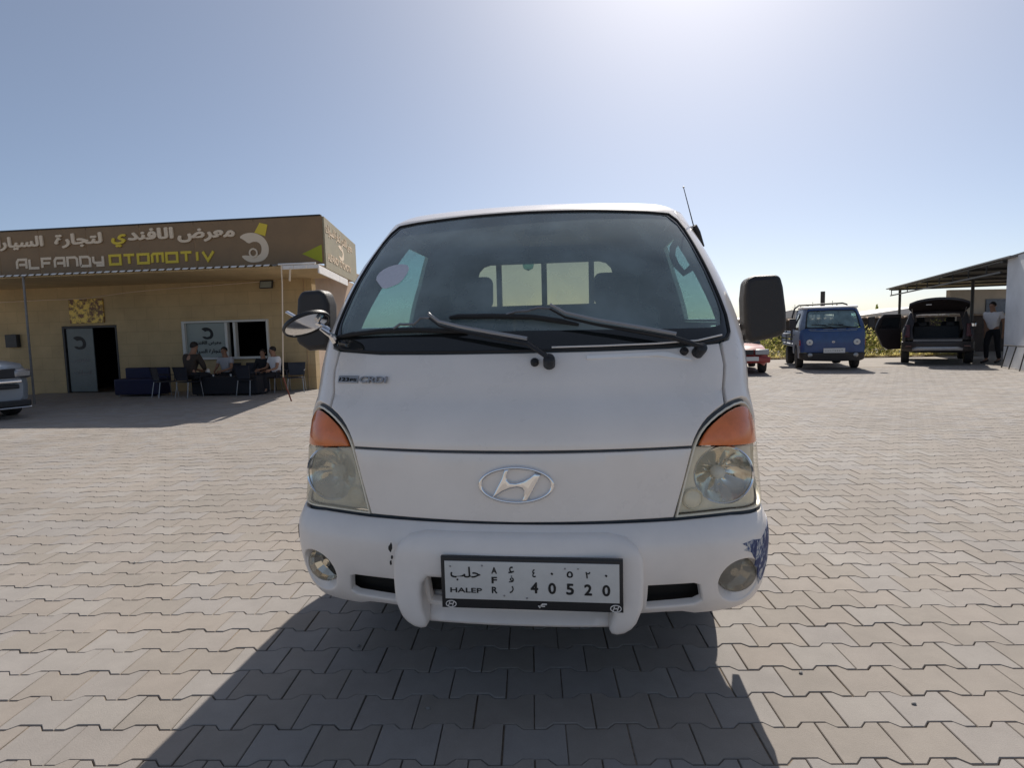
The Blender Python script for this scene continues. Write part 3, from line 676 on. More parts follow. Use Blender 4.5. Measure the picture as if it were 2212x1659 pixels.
# wipers
def wiper(piv, path, blade, joint):
    a = MB(); P = [S(*p[:2], p[2]) for p in path]
    a.tube(P, [.0135, .0135, .0115, .009, .0075, .0065, .0055][:len(P)], 8, flat=.7)
    wpo = a.build('wiper', 'black', TR)
    MB().lathe([(.019, -.01), (.0215, .0), (.0215, .035), (.019, .046), (.012, .05), (0, .051)], S(*piv, .0), S.nrm(*piv), 16).build('wiper_pivot', 'black', wpo)
    MB().lathe([(.015, -.01), (.015, .012), (.01, .018), (0, .019)], S(piv[0] - .052, piv[1] + .006, 0), S.nrm(*piv), 14).build('washer_nozzle', 'black', wpo)
    MB().tube([p + S.nrm(*q[:2]) * .010 + Vector((0, 0, .011)) for p, q in zip(P[1:], path[1:])], [.0075, .007, .0065, .006, .0055][:len(P) - 1], 6).build('arm_highlight', 'silverplastic', wpo)  # silver line along the arm's upper edge: its highlight, put in as shape and colour
    b = MB(); b.tube([S(*p) for p in blade], [.008] + [.012] * (len(blade) - 2) + [.007], 8, flat=.8); b.build('wiper_blade', 'rubber', wpo)
    MB().tube([S(*p) for p in joint], .0055, 6).build('wiper_bridge', 'steel', wpo)
wiper((.112, 1.178), [(.112, 1.180, .042), (.035, 1.236, .038), (-.10, 1.264, .034), (-.218, 1.289, .032), (-.300, 1.309, .034), (-.345, 1.338, .036)],
      [(-.79, 1.290, .008), (-.70, 1.298, .010), (-.55, 1.307, .012), (-.40, 1.306, .014), (-.27, 1.300, .012), (-.20, 1.297, .008)], [(-.345, 1.339, .036), (-.385, 1.341, .034), (-.41, 1.322, .028), (-.45, 1.322, .026), (-.475, 1.325, .024), (-.50, 1.310, .02)])
wiper((.655, 1.203), [(.655, 1.205, .042), (.56, 1.240, .038), (.42, 1.271, .034), (.28, 1.300, .032), (.17, 1.327, .034), (.115, 1.358, .036)],
      [(-.275, 1.352, .010), (-.24, 1.354, .012), (-.1, 1.349, .016), (.05, 1.340, .018), (.15, 1.325, .014), (.22, 1.312, .01)], [(.115, 1.360, .036), (.07, 1.366, .034), (.03, 1.357, .03), (-.01, 1.357, .028), (-.05, 1.350, .022)])
# mirrors
def far(x, z, k=1.1057): return (.2323 + (x - .2323) * k, 1.2956 + (z - 1.2956) * k)
MR = [(.836, 1.40), (.842, 1.470), (.872, 1.485), (.966, 1.486), (.978, 1.44), (.990, 1.35), (.992, 1.285), (.985, 1.262), (.947, 1.250), (.855, 1.231), (.840, 1.30)]
ML = [(-.805, 1.25), (-.800, 1.43), (-.816, 1.484), (-.840, 1.49), (-.918, 1.487), (-.935, 1.455), (-.946, 1.36), (-.949, 1.285), (-.940, 1.268), (-.896, 1.240)]
for sg, L in ((1, MR), (-1, ML)):
    L = [far(*p) for p in L]; cx = sum(p[0] for p in L) / len(L)
    m_ = MB().prism(L, -.05, .06, FXZ(.75)).build('wing_mirror', 'mirrorblk', TR, bevel=.022, seg=4)
    MB().prism([(cx + (a - cx) * .86, 1.365 + (b - 1.365) * .86) for a, b in L], .0602, .064, FXZ(.75)).build('mirror_glass', 'chrome', m_)
    for z in (1.25, 1.30): MB().tube([(cx, .77, z), (sg * .87, .80, z - .01), (sg * .80, .86, z - .01)], .014, 8).build('mirror_arm', 'black', m_)
nz = Vector((.45, -.225, -.87)).normalized(); cm = Vector((-.846, .35, 1.3495))
rm = MB().lathe([(.090, -.008), (.094, -.002), (.094, .006), (.089, .010), (.085, .006)], cm, nz, 40, cap=False).build('round_mirror', 'black', TR)
MB().lathe([(.088, .0045), (.06, .007), (.03, .009), (0, .0095)], cm, nz, 40).build('mirror_glass', 'chrome', rm)
MB().lathe([(.089, -.006), (.07, -.018), (.03, -.026), (0, -.028)], cm, nz, 30).build('mirror_back', 'chrome', rm)
MB().tube([cm - nz * .024, (-.83, .37, 1.36), (-.79, .385, 1.338), (-.775, .40, 1.325)], .008, 8).build('mirror_arm', 'chrome', rm)
MB().tube([(-.80, .375, 1.33), (-.785, .39, 1.315), (-.77, .41, 1.30), (-.765, .44, 1.27)], [.012, .016, .02, .022], 8, flat=.6).build('mirror_bracket', 'chrome', rm)
MB().tube([(-1.0, .50, 1.404), (-.975, .49, 1.392), (-.945, .48, 1.378)], .012, 8, flat=.5).build('mirror_clamp', 'chrome', rm)
# aerial
an = MB().tube([(.748, .99, 1.765), (.765, 1.0, 1.735), (.792, 1.02, 1.672)], [.016, .017, .012], 8, flat=.7).build('aerial', 'black', TR)
MB().tube([(.750, 1.0, 1.758), (.703, 1.0, 1.942)], [.0028, .0018], 6).lathe([(0, -.006), (.005, 0), (0, .006)], (.703, 1.0, 1.943), n=10).build('aerial_whip', 'black', an)
MB().box((.733, 1.0, 1.757), (.02, .03, .016)).build('aerial_mount', 'whitemetal', an, bevel=.004)
# cabin
def rbox(name, m, par, c, d, bv=.03, rot=None): return MB().box(c, d, rot).build(name, m, par, bevel=bv, seg=3)
for sg in (1, -1):
    st = rbox('seat', 'seat', TR, (sg * .42, 1.62, 1.12), (.50, .14, .62), .05, rotx(-.12))
    rbox('headrest', 'seat', st, (sg * .43, 1.665, 1.535), (.26, .10, .19), .04, rotx(-.12)); rbox('seat_base', 'seat', st, (sg * .42, 1.32, .86), (.50, .52, .16), .05)
ds = MB().prism([(.36, .95), (.36, 1.19), (.46, 1.235), (.60, 1.25), (.78, 1.235), (.86, 1.16), (.84, .9)], -.80, .80, lambda u, v, d: Vector((d, u + .14 * (d / .8) ** 2, v)))  .build('dashboard', 'dash', TR, bevel=.02)
MB().lathe([(0, .075), (.09, .07), (.17, .045), (.21, 0), (.2, -.05)], (.44, .74, 1.24), (0, 0, 1), 24, sy=.55).build('instrument_hood', 'dash', ds)
c = Vector((.43, .93, 1.20)); ax = Vector((0, .62, .78)); a = Vector((1, 0, 0)); b = ax.cross(a)
sw = MB().tube([c + a * .185 * cos(2 * pi * k / 28) + b * .185 * sin(2 * pi * k / 28) for k in range(29)], .014, 8, cap=False); sw.tube([c - a * .18, c, c + a * .18], .014, 6).tube([c, c + b * .18 * -1], .014, 6).tube([c, c - ax * .3], .03, 8); sw.build('steering_wheel', 'cabin', TR)
rbox('rear_view_mirror', 'black', TR, (.05, .82, 1.752), (.14, .03, .05), .012)
MB().lathe([(0, -.03), (.022, -.02), (.027, 0), (.02, .02), (0, .03)], (-.012, .86, 1.605), n=12).tube([(-.012, .86, 1.63), (0, .84, 1.73)], .0015, 4).build('hanging_ornament', 'sideglass', TR)
for sg in (1, -1): MB().tube([(sg * a, b, c_) for a, b, c_ in [(.69, .87, 1.725), (.655, .83, 1.69), (.625, .80, 1.645), (.622, .80, 1.61), (.64, .80, 1.568), (.67, .79, 1.532), (.70, .775, 1.553), (.73, .79, 1.585)]], .014, 8).build('grab_handle', 'cabin', TR)
# load bed, chassis and wheels
bed = rbox('cargo_bed', 'white', TR, (0, 3.55, .72), (1.68, 2.9, .08), .01)
for x in (-.83, .83): rbox('side_board', 'white', bed, (x, 3.55, .97), (.035, 2.88, .40), .008)
rbox('tail_board', 'white', bed, (0, 4.98, .97), (1.66, .035, .40), .008)
rbox('chassis', 'black', TR, (0, 2.7, .52), (.8, 4.4, .18), .02); rbox('cab_floor', 'cabin', TR, (0, 1.2, .62), (1.6, 1.6, .06), .01)
for sg in (1, -1):
    wheel(TR, (sg * .73, 1.15, .325), .325, .19, sg); wheel(TR, (sg * .70, 3.75, .29), .29, .22, sg)
rbox('axle', 'black', TR, (0, 1.15, .33), (1.3, .1, .1), .02)

# ------------------------------------------------------------------ the shop on the left
SH = thing('shop_building', 'beige single-storey car dealer shop with a brown sign band along its roof', 'building')
WY = 12.1
door_h = [(-13.30, -.2), (-11.72, -.2), (-11.72, 1.75), (-13.30, 1.75)]
win_h = [(-9.87, .80), (-7.55, .80), (-7.55, 1.78), (-9.87, 1.78)]
bw = MT['beigepaint']; n = bw.node_tree; p = n.nodes['Principled BSDF']
lnk = [l for l in n.links if l.to_socket == p.inputs['Base Color']][0]; src = lnk.from_socket
bt = n.nodes.new('ShaderNodeTexBrick'); bt.inputs['Scale'].default_value = 1; bt.inputs['Brick Width'].default_value = .62; bt.inputs['Row Height'].default_value = .31; bt.inputs['Mortar Size'].default_value = .006
bt.inputs['Color1'].default_value = (1, 1, 1, 1); bt.inputs['Color2'].default_value = (.93, .93, .93, 1); bt.inputs['Mortar'].default_value = (.78, .78, .78, 1)
gq = n.nodes.new('ShaderNodeNewGeometry'); sx_ = n.nodes.new('ShaderNodeSeparateXYZ'); cx_ = n.nodes.new('ShaderNodeCombineXYZ'); n.links.new(gq.outputs['Position'], sx_.inputs[0]); n.links.new(sx_.outputs[0], cx_.inputs[0]); n.links.new(sx_.outputs[2], cx_.inputs[1]); n.links.new(cx_.outputs[0], bt.inputs['Vector'])
mx = n.nodes.new('ShaderNodeMix'); mx.data_type = 'RGBA'; mx.blend_type = 'MULTIPLY'; mx.inputs[0].default_value = 1; n.links.new(src, mx.inputs[6]); n.links.new(bt.outputs[0], mx.inputs[7]); n.links.new(mx.outputs[2], p.inputs['Base Color'])
wall = panel('wall', 'beigepaint', SH, FY(WY), [(-17, -.1), (-6.38, -.1), (-6.38, 2.98), (-17, 2.98)], holes=[door_h, win_h], th=.22, r=0, res=.8)
sdv = Vector((-.15, 1.0, 0)).normalized()
def side_pt(u, z, d=0): return Vector((-6.38, WY, z)) + sdv * u + Vector((sdv.y, -sdv.x, 0)) * d
sw_ = MB().add([side_pt(0, -.1), side_pt(4.4, -.1), side_pt(4.4, 2.98), side_pt(0, 2.98), side_pt(0, -.1, -.2), side_pt(4.4, -.1, -.2), side_pt(4.4, 2.98, -.2), side_pt(0, 2.98, -.2)], [(0, 1, 2, 3), (4, 7, 6, 5), (0, 4, 5, 1), (3, 2, 6, 7), (1, 5, 6, 2)]).build('side_wall', 'wallside', SH)
V = [side_pt(1.0, 1.0, .02), side_pt(2.0, 1.0, .02), side_pt(2.0, 1.9, .02), side_pt(1.0, 1.9, .02)]
MB().add(V, [(0, 1, 2, 3)]).build('side_window', 'darkglass', SH)
# rooms behind the openings
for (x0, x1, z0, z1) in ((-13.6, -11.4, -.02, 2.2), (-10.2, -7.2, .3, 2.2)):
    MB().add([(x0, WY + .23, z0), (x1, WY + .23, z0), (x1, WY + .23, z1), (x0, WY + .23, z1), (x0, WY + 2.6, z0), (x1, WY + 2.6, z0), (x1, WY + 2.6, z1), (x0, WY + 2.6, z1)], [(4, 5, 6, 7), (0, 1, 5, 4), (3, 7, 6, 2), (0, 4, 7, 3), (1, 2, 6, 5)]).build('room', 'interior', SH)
# door: frame, half-open leaf with sticker lettering
fr_ = MB()
for c, d in [((-13.27, WY + .06, .87), (.06, .12, 1.74)), ((-11.75, WY + .06, .87), (.06, .12, 1.74)), ((-12.51, WY + .06, 1.715), (1.46, .12, .06))]: fr_.box(c, d)
dr = fr_.build('door', 'darkmetal', SH, bevel=.006)
lf = rbox('door_leaf', 'doorfilm', dr, (-12.83, WY + .05, .85), (.76, .03, 1.66), .004)
def logo(y0, cx, cz, s, m, par, nm='logo'):
    pts = [(-.34, .24), (-.20, .32), (.02, .33), (.23, .23), (.34, .04), (.32, -.16), (.2, -.28), (.01, -.31), (-.17, -.29), (-.33, -.15), (-.14, -.15), (-.06, -.19), (.06, -.17), (.15, -.13), (.18, .01), (.12, .12), (-.02, .14), (-.12, .09), (-.22, .18)][::-1]
    return panel(nm, m, par, FY(y0), smoothloop([(cx + a * s, cz + b * s) for a, b in pts], 2), th=.006, r=0, res=.08)
PW_ = plane_m((0, WY + .033, 0), (1, 0, 0), (0, 0, 1))
logo(WY + .03, -12.85, 1.30, .55, 'ink', lf)
text(shape('معرض') , (-13.05, .78, -12.62, .92), 'greymetal', lf, PW_, .02); text(shape('السيارات'), (-13.1, .45, -12.58, .6), 'greymetal', lf, PW_, .02)
# window: white frame, frosted pane with lettering, sash standing open
wf = MB()
for c, d in [((-9.83, WY, 1.29), (.08, .14, .98)), ((-7.575, WY, 1.29), (.05, .14, .98)), ((-8.71, WY, 1.755), (2.18, .14, .05)), ((-8.71, WY, .83), (2.18, .16, .06)), ((-8.67, WY - .005, 1.29), (.07, .13, .87)), ((-8.45, WY - .005, 1.29), (.06, .13, .87))]: wf.box(c, d)
wn = wf.build('window', 'frame', SH, bevel=.006)
pn = rbox('window_pane', 'film', wn, (-9.247, WY + .01, 1.293), (1.08, .012, .862), .002)
PW2 = plane_m((0, WY - .001, 0), (1, 0, 0), (0, 0, 1))
logo(WY + .0, -9.22, 1.46, .48, 'ink', pn)
text(shape('الافندي') + ' ' + shape('معرض'), (-9.6, 1.14, -8.86, 1.28), 'ink', pn, PW2, .03)
text(shape('السيارة') + ' ' + shape('لتجارة'), (-9.66, .94, -8.86, 1.07), 'ink', pn, PW2, .03)
# canopy along the front: sloping corrugated sheet, beam, lining
x0, x1, pit = -16.8, -5.9, .178; V = []; xs = []; x = x0
while x < -5.42: xs += [(x, 0), (x + .03, .03), (x + .10, .03), (x + .13, 0)]; x += pit
for a, h in xs: V += [(a, 9.60, 2.762 + h), (a, 10.30, 2.842 + h)]
cs = MB().add(V, [(2 * i, 2 * i + 2, 2 * i + 3, 2 * i + 1) for i in range(len(xs) - 1)]).build('canopy_sheet', 'greymetal', SH, smooth=False); sd_ = cs.modifiers.new('solid', 'SOLIDIFY'); sd_.thickness = .006
tabm = MB().prism([(-.062, -.02), (.052, -.02), (.066, .022), (-.048, .022)], 0, .006, lambda u, v, d: Vector((u, v * .72 - d * .7, v * .72 + d * .7))).build('eave_tab', 'whitemetal', SH, smooth=False); tabm.location = (x0, 9.575, 2.775)
for k in range(1, int((x1 - x0) / pit)):
    o = tabm.copy(); COL.objects.link(o); o.parent = SH; o.location = (x0 + k * pit, 9.575, 2.775)
rbox('eave_flashing', 'whitemetal', SH, (-5.47, 9.575, 2.782), (.80, .03, .03), .003, rotx(.7))
MB().add([(-16.8, 9.66, 2.735), (-5.12, 9.66, 2.735), (-5.7, 12.2, 2.75), (-16.8, 12.2, 2.75), (-16.8, 9.66, 2.765), (-5.12, 9.66, 2.765)], [(0, 3, 2, 1), (0, 1, 5, 4)]).build('canopy_lining', 'beigepaint', SH)
rbox('beam', 'beigepaint', SH, (-12.0, 11.99, 2.90), (9.66, .2, .18), .01); rbox('roof_slab', 'wallside', SH, (-11.4, 13.9, 3.05), (10.2, 3.9, .14), .01)
for k in range(3): rbox('eave_flashing', 'whitemetal', SH, (-5.67 + k * .27, 9.56, 2.715), (.262, .02, .075), .003)
for k, (a, b) in enumerate([(0, 1.05), (1.06, 2.1), (2.11, 3.25)]):
    d = Vector((-.70, 3.16, 0)).normalized(); A = Vector((-5.03, 9.60, 2.665)) + d * (a + b) / 2
    rbox('eave_board', 'whitemetal', SH, A, (b - a, .03, .16), .004, rotz(atan2(d.y, d.x)))
# sign band, made of sheets
SY = 10.3
SG = thing('signboard', 'long brown roof sign with cream and yellow lettering and a round logo', 'sign', (0, 0, 0))
edges_ = [-16.6, -15.35, -14.1, -12.95, -11.95, -10.75, -9.45, -8.16, -6.77, -5.222]
for a, b in zip(edges_[:-1], edges_[1:]): rbox('sign_panel', 'signbrown', SG, ((a + b) / 2, SY + .03, 3.36), (b - a - .008, .05, 1.0), .004)
rbox('top_edge', 'black', SG, (-10.93, SY + .03, 3.875), (11.36, .08, .03), .004)
dS = Vector((-6.08 + 5.22, 14.22 - 10.28, 0)).normalized()
for k in range(3):
    A = Vector((-5.215, 10.36, 3.31)) + dS * (.63 + k * 1.33); rbox('sign_panel', 'signside', SG, A, (1.33, .04, 1.08), .004, rotz(atan2(dS.y, dS.x)))
LM = plane_m((0, SY + .004, 0), (1, 0, 0), (0, 0, 1))
def st_(s, x0, x1, z0, z1, m, bold=.02): return text(s, (x0, z0, x1, z1), m, SG, LM, bold, depth=.02)
st_(shape('معرض'), -8.53, -7.19, 3.43, 3.72, 'cream', .045)
st_(shape('الافند'), -9.72, -8.62, 3.53, 3.78, 'cream', .045); st_(shape('ي'), -10.12, -9.76, 3.40, 3.68, 'yellow', .045)
st_(shape('لتجارة'), -11.52, -10.34, 3.43, 3.75, 'cream', .045); st_(shape('السيارات'), -13.45, -11.80, 3.43, 3.74, 'cream', .045)
GL = {'A': [[(0, 0), (0, .75), (.18, 1), (1, 1), (1, 0)], [(.25, .42), (1, .42)]], 'L': [[(0, 1), (0, 0), (1, 0)]], 'F': [[(0, 0), (0, 1), (1, 1)], [(0, .5), (.85, .5)]], 'N': [[(0, 0), (0, 1), (.82, 1), (1, .82), (1, 0)]],
      'D': [[(0, 0), (0, 1), (.8, 1), (1, .8), (1, 0), (0, 0)]], 'Y': [[(0, 1), (0, .45), (.15, .3), (1, .3)], [(1, 1), (1, 0), (.3, 0)]], 'O': [[(0, .5), (0, 1), (1, 1), (1, 0), (0, 0), (0, .5)]], 'T': [[(0, 1), (1, 1)], [(.5, 1), (.5, 0)]],
      'M': [[(0, 0), (0, .85), (.15, 1), (1, 1), (1, 0)], [(.5, 1), (.5, 0)]], 'I': [[(.5, 0), (.5, 1)]], 'V': [[(0, 1), (.45, 0), (1, 1)]]}
def techno(s, x0, x1, z0, z1, m, tw=.055):
    wds = [.35 if c == 'I' else 1 for c in s]; gap = .35; u = (x1 - x0) / (sum(wds) + gap * (len(s) - 1)); x = x0
    for c, w2 in zip(s, wds):
        mb = MB()
        for q_, ln in enumerate(GL[c]): stroke(mb, [(x + a * u * w2, z0 + b * (z1 - z0)) for a, b in ln], tw, -.012 - .004 * q_, .004, FXZ(SY))
        mb.build('letter', m, SG, smooth=False); x += u * (w2 + gap)
techno('ALFANDY', -12.52, -10.37, 3.02, 3.22, 'cream'); techno('OTOMOTIV', -10.20, -7.72, 3.03, 3.22, 'yellow')
logo(SY, -6.78, 3.25, 1.0, 'cream', SG)
mb = MB(); E = ell(-6.80, 3.145, .085, .085, 20); stroke(mb, E + E[:1], .035, -.014, 0, FXZ(SY)); mb.build('logo_ring', 'cream', SG)
panel('logo_hat', 'yellow', SG, FY(SY - .006), [(-6.75, 3.575), (-6.51, 3.49), (-6.44, 3.73), (-6.62, 3.775)], th=.008, r=0, res=.2)
panel('triangle', 'lime', SG, FY(SY), [(-5.70, 3.08), (-5.255, 2.88), (-5.255, 3.26)], th=.006, r=0, res=.3)
sp0 = Vector((-5.215, 10.36, 0)) + Vector((dS.y, -dS.x, 0)) * .021
SM = plane_m(sp0, dS, (0, 0, 1))
text(shape('السيارات') + ' ' + shape('لتجارة') + ' ' + shape('الافندي') + ' ' + shape('معرض'), (.05, 3.42, 3.3, 3.74), 'cream', SG, SM, .02, depth=.006)
text('ALFANDY OTOMOTIV', (.15, 2.95, 3.0, 3.12), 'cream', SG, SM, .02, depth=.006)
o = panel('logo', 'cream', SG, lambda s, z, off=0: sp0 + dS * s + Vector((dS.y, -dS.x, 0)) * (off + .004) + Vector((0, 0, z)), [(1.75 + a * 1.0, 3.3 + b * .55) for a, b in [(-.34, .24), (-.20, .32), (.02, .33), (.23, .23), (.34, .04), (.32, -.16), (.2, -.28), (.01, -.31), (-.17, -.29), (-.33, -.15), (-.14, -.15), (.06, -.17), (.18, .01), (.12, .12), (-.02, .14), (-.22, .18)]], th=.006, r=0, res=.1)
# things on and by the shop
tag(rbox('wall_picture', 'gold', None, (-12.52, WY - .02, 2.12), (.98, .03, .62), .004), 'gold and brown picture above the shop door', 'picture')
tag(rbox('meter_box', 'darkmetal', None, (-14.7, WY - .06, 1.40), (.34, .12, .34), .01), 'dark square meter box on the wall left of the shop door', 'box')
fl_ = thing('floodlight', 'rectangular floodlight under the canopy above the shop window', 'light', (-7.515, WY - .05, 2.63))
rbox('lamp_body', 'darkmetal', fl_, (0, -.02, 0), (.34, .05, .2), .01, rotx(-.25)); rbox('lamp_face', 'film', fl_, (0, -.052, -.004), (.29, .012, .15), .003, rotx(-.25)); rbox('bracket', 'darkmetal', fl_, (0, .03, .02), (.08, .05, .06), .004)
dp = thing('drainpipe', 'thin cream drainpipe with a kinked rusty foot standing before the shop', 'pipe', (-5.73, 9.53, 0))
MB().tube([(-.05, 0, 2.76), (-.05, 0, 2.4), (-.15, 0, .5)], .013, 8).build('upper_pipe', 'cream', dp); MB().tube([(-.15, 0, .5), (-.08, 0, .25), (0, 0, 0)], .015, 8).build('foot', mat('rusty_red_metal', (.18, .05, .03), .8, var=.3, vs=30), dp)
rbox('strut', 'cream', dp, (.11, .03, 2.57), (.028, .03, .26), .004, roty(.12))
tag(MB().tube([(-11.70, 9.62, 2.76), (-11.72, 9.62, 0)], .022, 8).build('canopy_post', 'greymetal'), 'thin grey post under the canopy beside the silver car', 'post')
cb = MB().tube([(-15.2, WY - .03, 2.42), (-13.7, WY - .03, 2.44), (-12.6, WY - .03, 2.44), (-11.3, WY - .03, 2.56), (-10.2, WY - .03, 2.62), (-8.9, WY - .03, 2.66), (-7.3, WY - .03, 2.72)], .011, 6).build('cable', 'cream')
tag(cb, 'pale cable sagging along the top of the shop wall', 'cable')

# ------------------------------------------------------------------ people
def skin_mesh(name, m, par, J, E, sub=2):
    """J: {name: ((x, y, z), (rx, ry))}, E: edges by name; the first joint is the root"""
    K = list(J); me = bpy.data.meshes.new(name); me.from_pydata([J[k][0] for k in K], [(K.index(a), K.index(b)) for a, b in E], [])
    o = bpy.data.objects.new(name, me); COL.objects.link(o); me.materials.append(MT[m] if isinstance(m, str) else m)
    md = o.modifiers.new('skin', 'SKIN'); md.use_smooth_shade = True
    sv = me.skin_vertices[0].data
    for i, k in enumerate(K): sv[i].radius = J[k][1]; sv[i].use_root = (i == 0)
    ss = o.modifiers.new('sub', 'SUBSURF'); ss.levels = sub; ss.render_levels = sub
    if par is not None: o.parent = par
    return o
def person(label, loc, rz, J, shirt, trous, group=None, sc=1.0, hairc='hair', sleeve=.55, beard=False):
    """J: joint positions (metres, figure faces -y): pelvis chest neck head + l/r shoulder elbow wrist hip knee ankle toe"""
    P = thing('person', label, 'person', loc, rz, group); P.scale = (sc,) * 3
    v = {k: Vector(p) for k, p in J.items()}
    hd = v['head']; fw = Vector(J.get('face', (0, -1, 0))).normalized(); up = (hd - v['neck']).normalized()
    A = {'pelvis': (v['pelvis'], (.135, .11)), 'waist': (v['pelvis'].lerp(v['chest'], .45), (.125, .095)), 'chest': (v['chest'], (.15, .11)), 'neck': (v['neck'], (.055, .055)), 'jaw': (hd - up * .045 + fw * .012, (.068, .075)), 'skull': (hd + up * .035 - fw * .008, (.078, .09)), 'crown': (hd + up * .095 - fw * .01, (.05, .06)), 'nose': (hd - up * .012 + fw * .098, (.012, .016))}
    E = [('pelvis', 'waist'), ('waist', 'chest'), ('chest', 'neck'), ('neck', 'jaw'), ('jaw', 'skull'), ('skull', 'crown'), ('skull', 'nose')]
    for s in 'lr':
        A.update({s + 'sh': (v[s + 'sh'], (.062, .06)), s + 'el': (v[s + 'el'], (.042, .04)), s + 'wr': (v[s + 'wr'], (.028, .024)), s + 'hip': (v[s + 'hip'], (.085, .085)), s + 'kn': (v[s + 'kn'], (.058, .058)), s + 'an': (v[s + 'an'], (.038, .04)), s + 'toe': (v[s + 'toe'], (.036, .026))})
        E += [('chest', s + 'sh'), (s + 'sh', s + 'el'), (s + 'el', s + 'wr'), ('pelvis', s + 'hip'), (s + 'hip', s + 'kn'), (s + 'kn', s + 'an'), (s + 'an', s + 'toe')]
        d = (v[s + 'wr'] - v[s + 'el']).normalized(); sd2 = d.cross(Vector((1, 0, 0)));  sd2 = sd2.normalized() if sd2.length > .1 else Vector((0, 1, 0))
        pm_ = v[s + 'wr'] + d * .07; A[s + 'palm'] = (pm_, (.036, .018)); E.append((s + 'wr', s + 'palm'))
        for k in range(4):
            b = pm_ + sd2 * (k - 1.5) * .02 + d * .03; L = (.062, .072, .068, .052)[k]; bend = Vector((0, 0, -.012))
            A[f'{s}f{k}a'] = (b, (.0095, .009)); A[f'{s}f{k}b'] = (b + d * L * .55 + bend * .5, (.009, .0085)); A[f'{s}f{k}c'] = (b + d * L * .9 + bend * 1.6, (.0075, .007))
            E += [(s + 'palm', f'{s}f{k}a'), (f'{s}f{k}a', f'{s}f{k}b'), (f'{s}f{k}b', f'{s}f{k}c')]
        t0 = pm_ + sd2 * -.035 - d * .02; A[s + 'ta'] = (t0, (.011, .011)); A[s + 'tb'] = (t0 + d * .04 - sd2 * .018, (.0095, .009)); E += [(s + 'palm', s + 'ta'), (s + 'ta', s + 'tb')]
    body = skin_mesh('body', 'skin', P, A, E)
    S2 = {'chest': (v['chest'], (.178, .135)), 'waist': (v['pelvis'].lerp(v['chest'], .45), (.148, .118)), 'hem': (v['pelvis'] + Vector((0, 0, -.04)), (.142, .116)), 'col': (v['neck'].lerp(v['chest'], .3), (.098, .09))}; e2_ = [('chest', 'waist'), ('waist', 'hem'), ('chest', 'col')]
    for s in 'lr':
        S2[s + 'sh'] = (v[s + 'sh'], (.088, .084)); S2[s + 'up'] = (v[s + 'sh'].lerp(v[s + 'el'], sleeve), (.064, .062)); e2_ += [('chest', s + 'sh'), (s + 'sh', s + 'up')]
        if sleeve >= 1: S2[s + 'cuff'] = (v[s + 'el'].lerp(v[s + 'wr'], .85), (.038, .036)); e2_.append((s + 'up', s + 'cuff'))
    skin_mesh('shirt', shirt, P, S2, e2_)
    T2 = {'waistband': (v['pelvis'] + Vector((0, 0, .10)), (.138, .112)), 'pelvis': (v['pelvis'] + Vector((0, 0, -.01)), (.148, .122))}; e3 = [('waistband', 'pelvis')]
    for s in 'lr':
        T2[s + 'hip'] = (v[s + 'hip'], (.098, .098)); T2[s + 'kn'] = (v[s + 'kn'], (.074, .074)); T2[s + 'an'] = (v[s + 'an'] + Vector((0, 0, .03)), (.056, .058)); e3 += [('pelvis', s + 'hip'), (s + 'hip', s + 'kn'), (s + 'kn', s + 'an')]
        MB().tube([v[s + 'an'] + Vector((0, 0, -.035)) - (v[s + 'toe'] - v[s + 'an']).normalized() * .05, v[s + 'an'].lerp(v[s + 'toe'], .6) + Vector((0, 0, -.02)), v[s + 'toe'] + (v[s + 'toe'] - v[s + 'an']).normalized() * .06], [.045, .05, .036], 10, flat=.75).build('shoe', 'black', P)
    skin_mesh('trousers', trous, P, T2, e3)
    q = Vector((0, 0, 1)).rotation_difference((up - fw * .75).normalized()); hm = MB(); V = []; F = []; nn = 16
    for i in range(7):
        a = (i / 6) * radians(92)
        for k in range(nn): V.append(hd + up * .028 - fw * .012 + q @ Vector((.087 * sin(a) * cos(2 * pi * k / nn), .100 * sin(a) * sin(2 * pi * k / nn), .104 * cos(a))))
    F = [(i * nn + k, (i + 1) * nn + k, (i + 1) * nn + (k + 1) % nn, i * nn + (k + 1) % nn) for i in range(6) for k in range(nn)]
    hm.add(V, F).build('hair', hairc, P)
    rt = fw.cross(up)
    for sg in (1, -1):
        MB().lathe([(0, -.008), (.008, 0), (0, .008)], hd + up * .018 + fw * .082 + rt * sg * .032, fw, 8).build('eye', 'ink', body)
        MB().lathe([(.012, -.01), (.028, 0), (.012, .012)], hd - fw * .01 + rt * sg * .083, rt, 10, sx=.6).build('ear', 'skin', body)
    if beard: MB().lathe([(0, -.055), (.045, -.035), (.062, .0), (.066, .03)], hd - up * .058 + fw * .022, up, 14, cap=False).build('beard', 'hair', P)
    return P
def seated(lean=0, turn=0, arms='lap', face=(0, -1, 0)):
    J = dict(pelvis=(0, 0, .50), chest=(0, -lean * .35, .86), neck=(0, -lean * .5, 1.03), head=(0, -lean * .62 - .02, 1.18), face=face)
    for s, q in (('l', 1), ('r', -1)):
        J[s + 'sh'] = (q * .185, -lean * .42, .96); J[s + 'el'] = (q * .25, -lean * .4 - .10, .69); J[s + 'wr'] = (q * .12, -.36, .63) if arms == 'lap' else (q * .26, -.33, .66)
        J[s + 'hip'] = (q * .10, -.06, .49); J[s + 'kn'] = (q * .14, -.47, .50); J[s + 'an'] = (q * .13, -.44, .085); J[s + 'toe'] = (q * .14, -.58, .035)
    return J
person('seated man seen from behind in a dark brown shirt before the shop', (-8.74, 10.62, 0), radians(168), seated(.3), 'shirtdark', 'trousers', 'men sitting outside the shop', .97, sleeve=1)
person('seated man in a pale grey shirt below the shop window lettering', (-8.50, 11.72, 0), radians(-6), seated(.1), 'shirtgrey', 'trousers', 'men sitting outside the shop', .86)
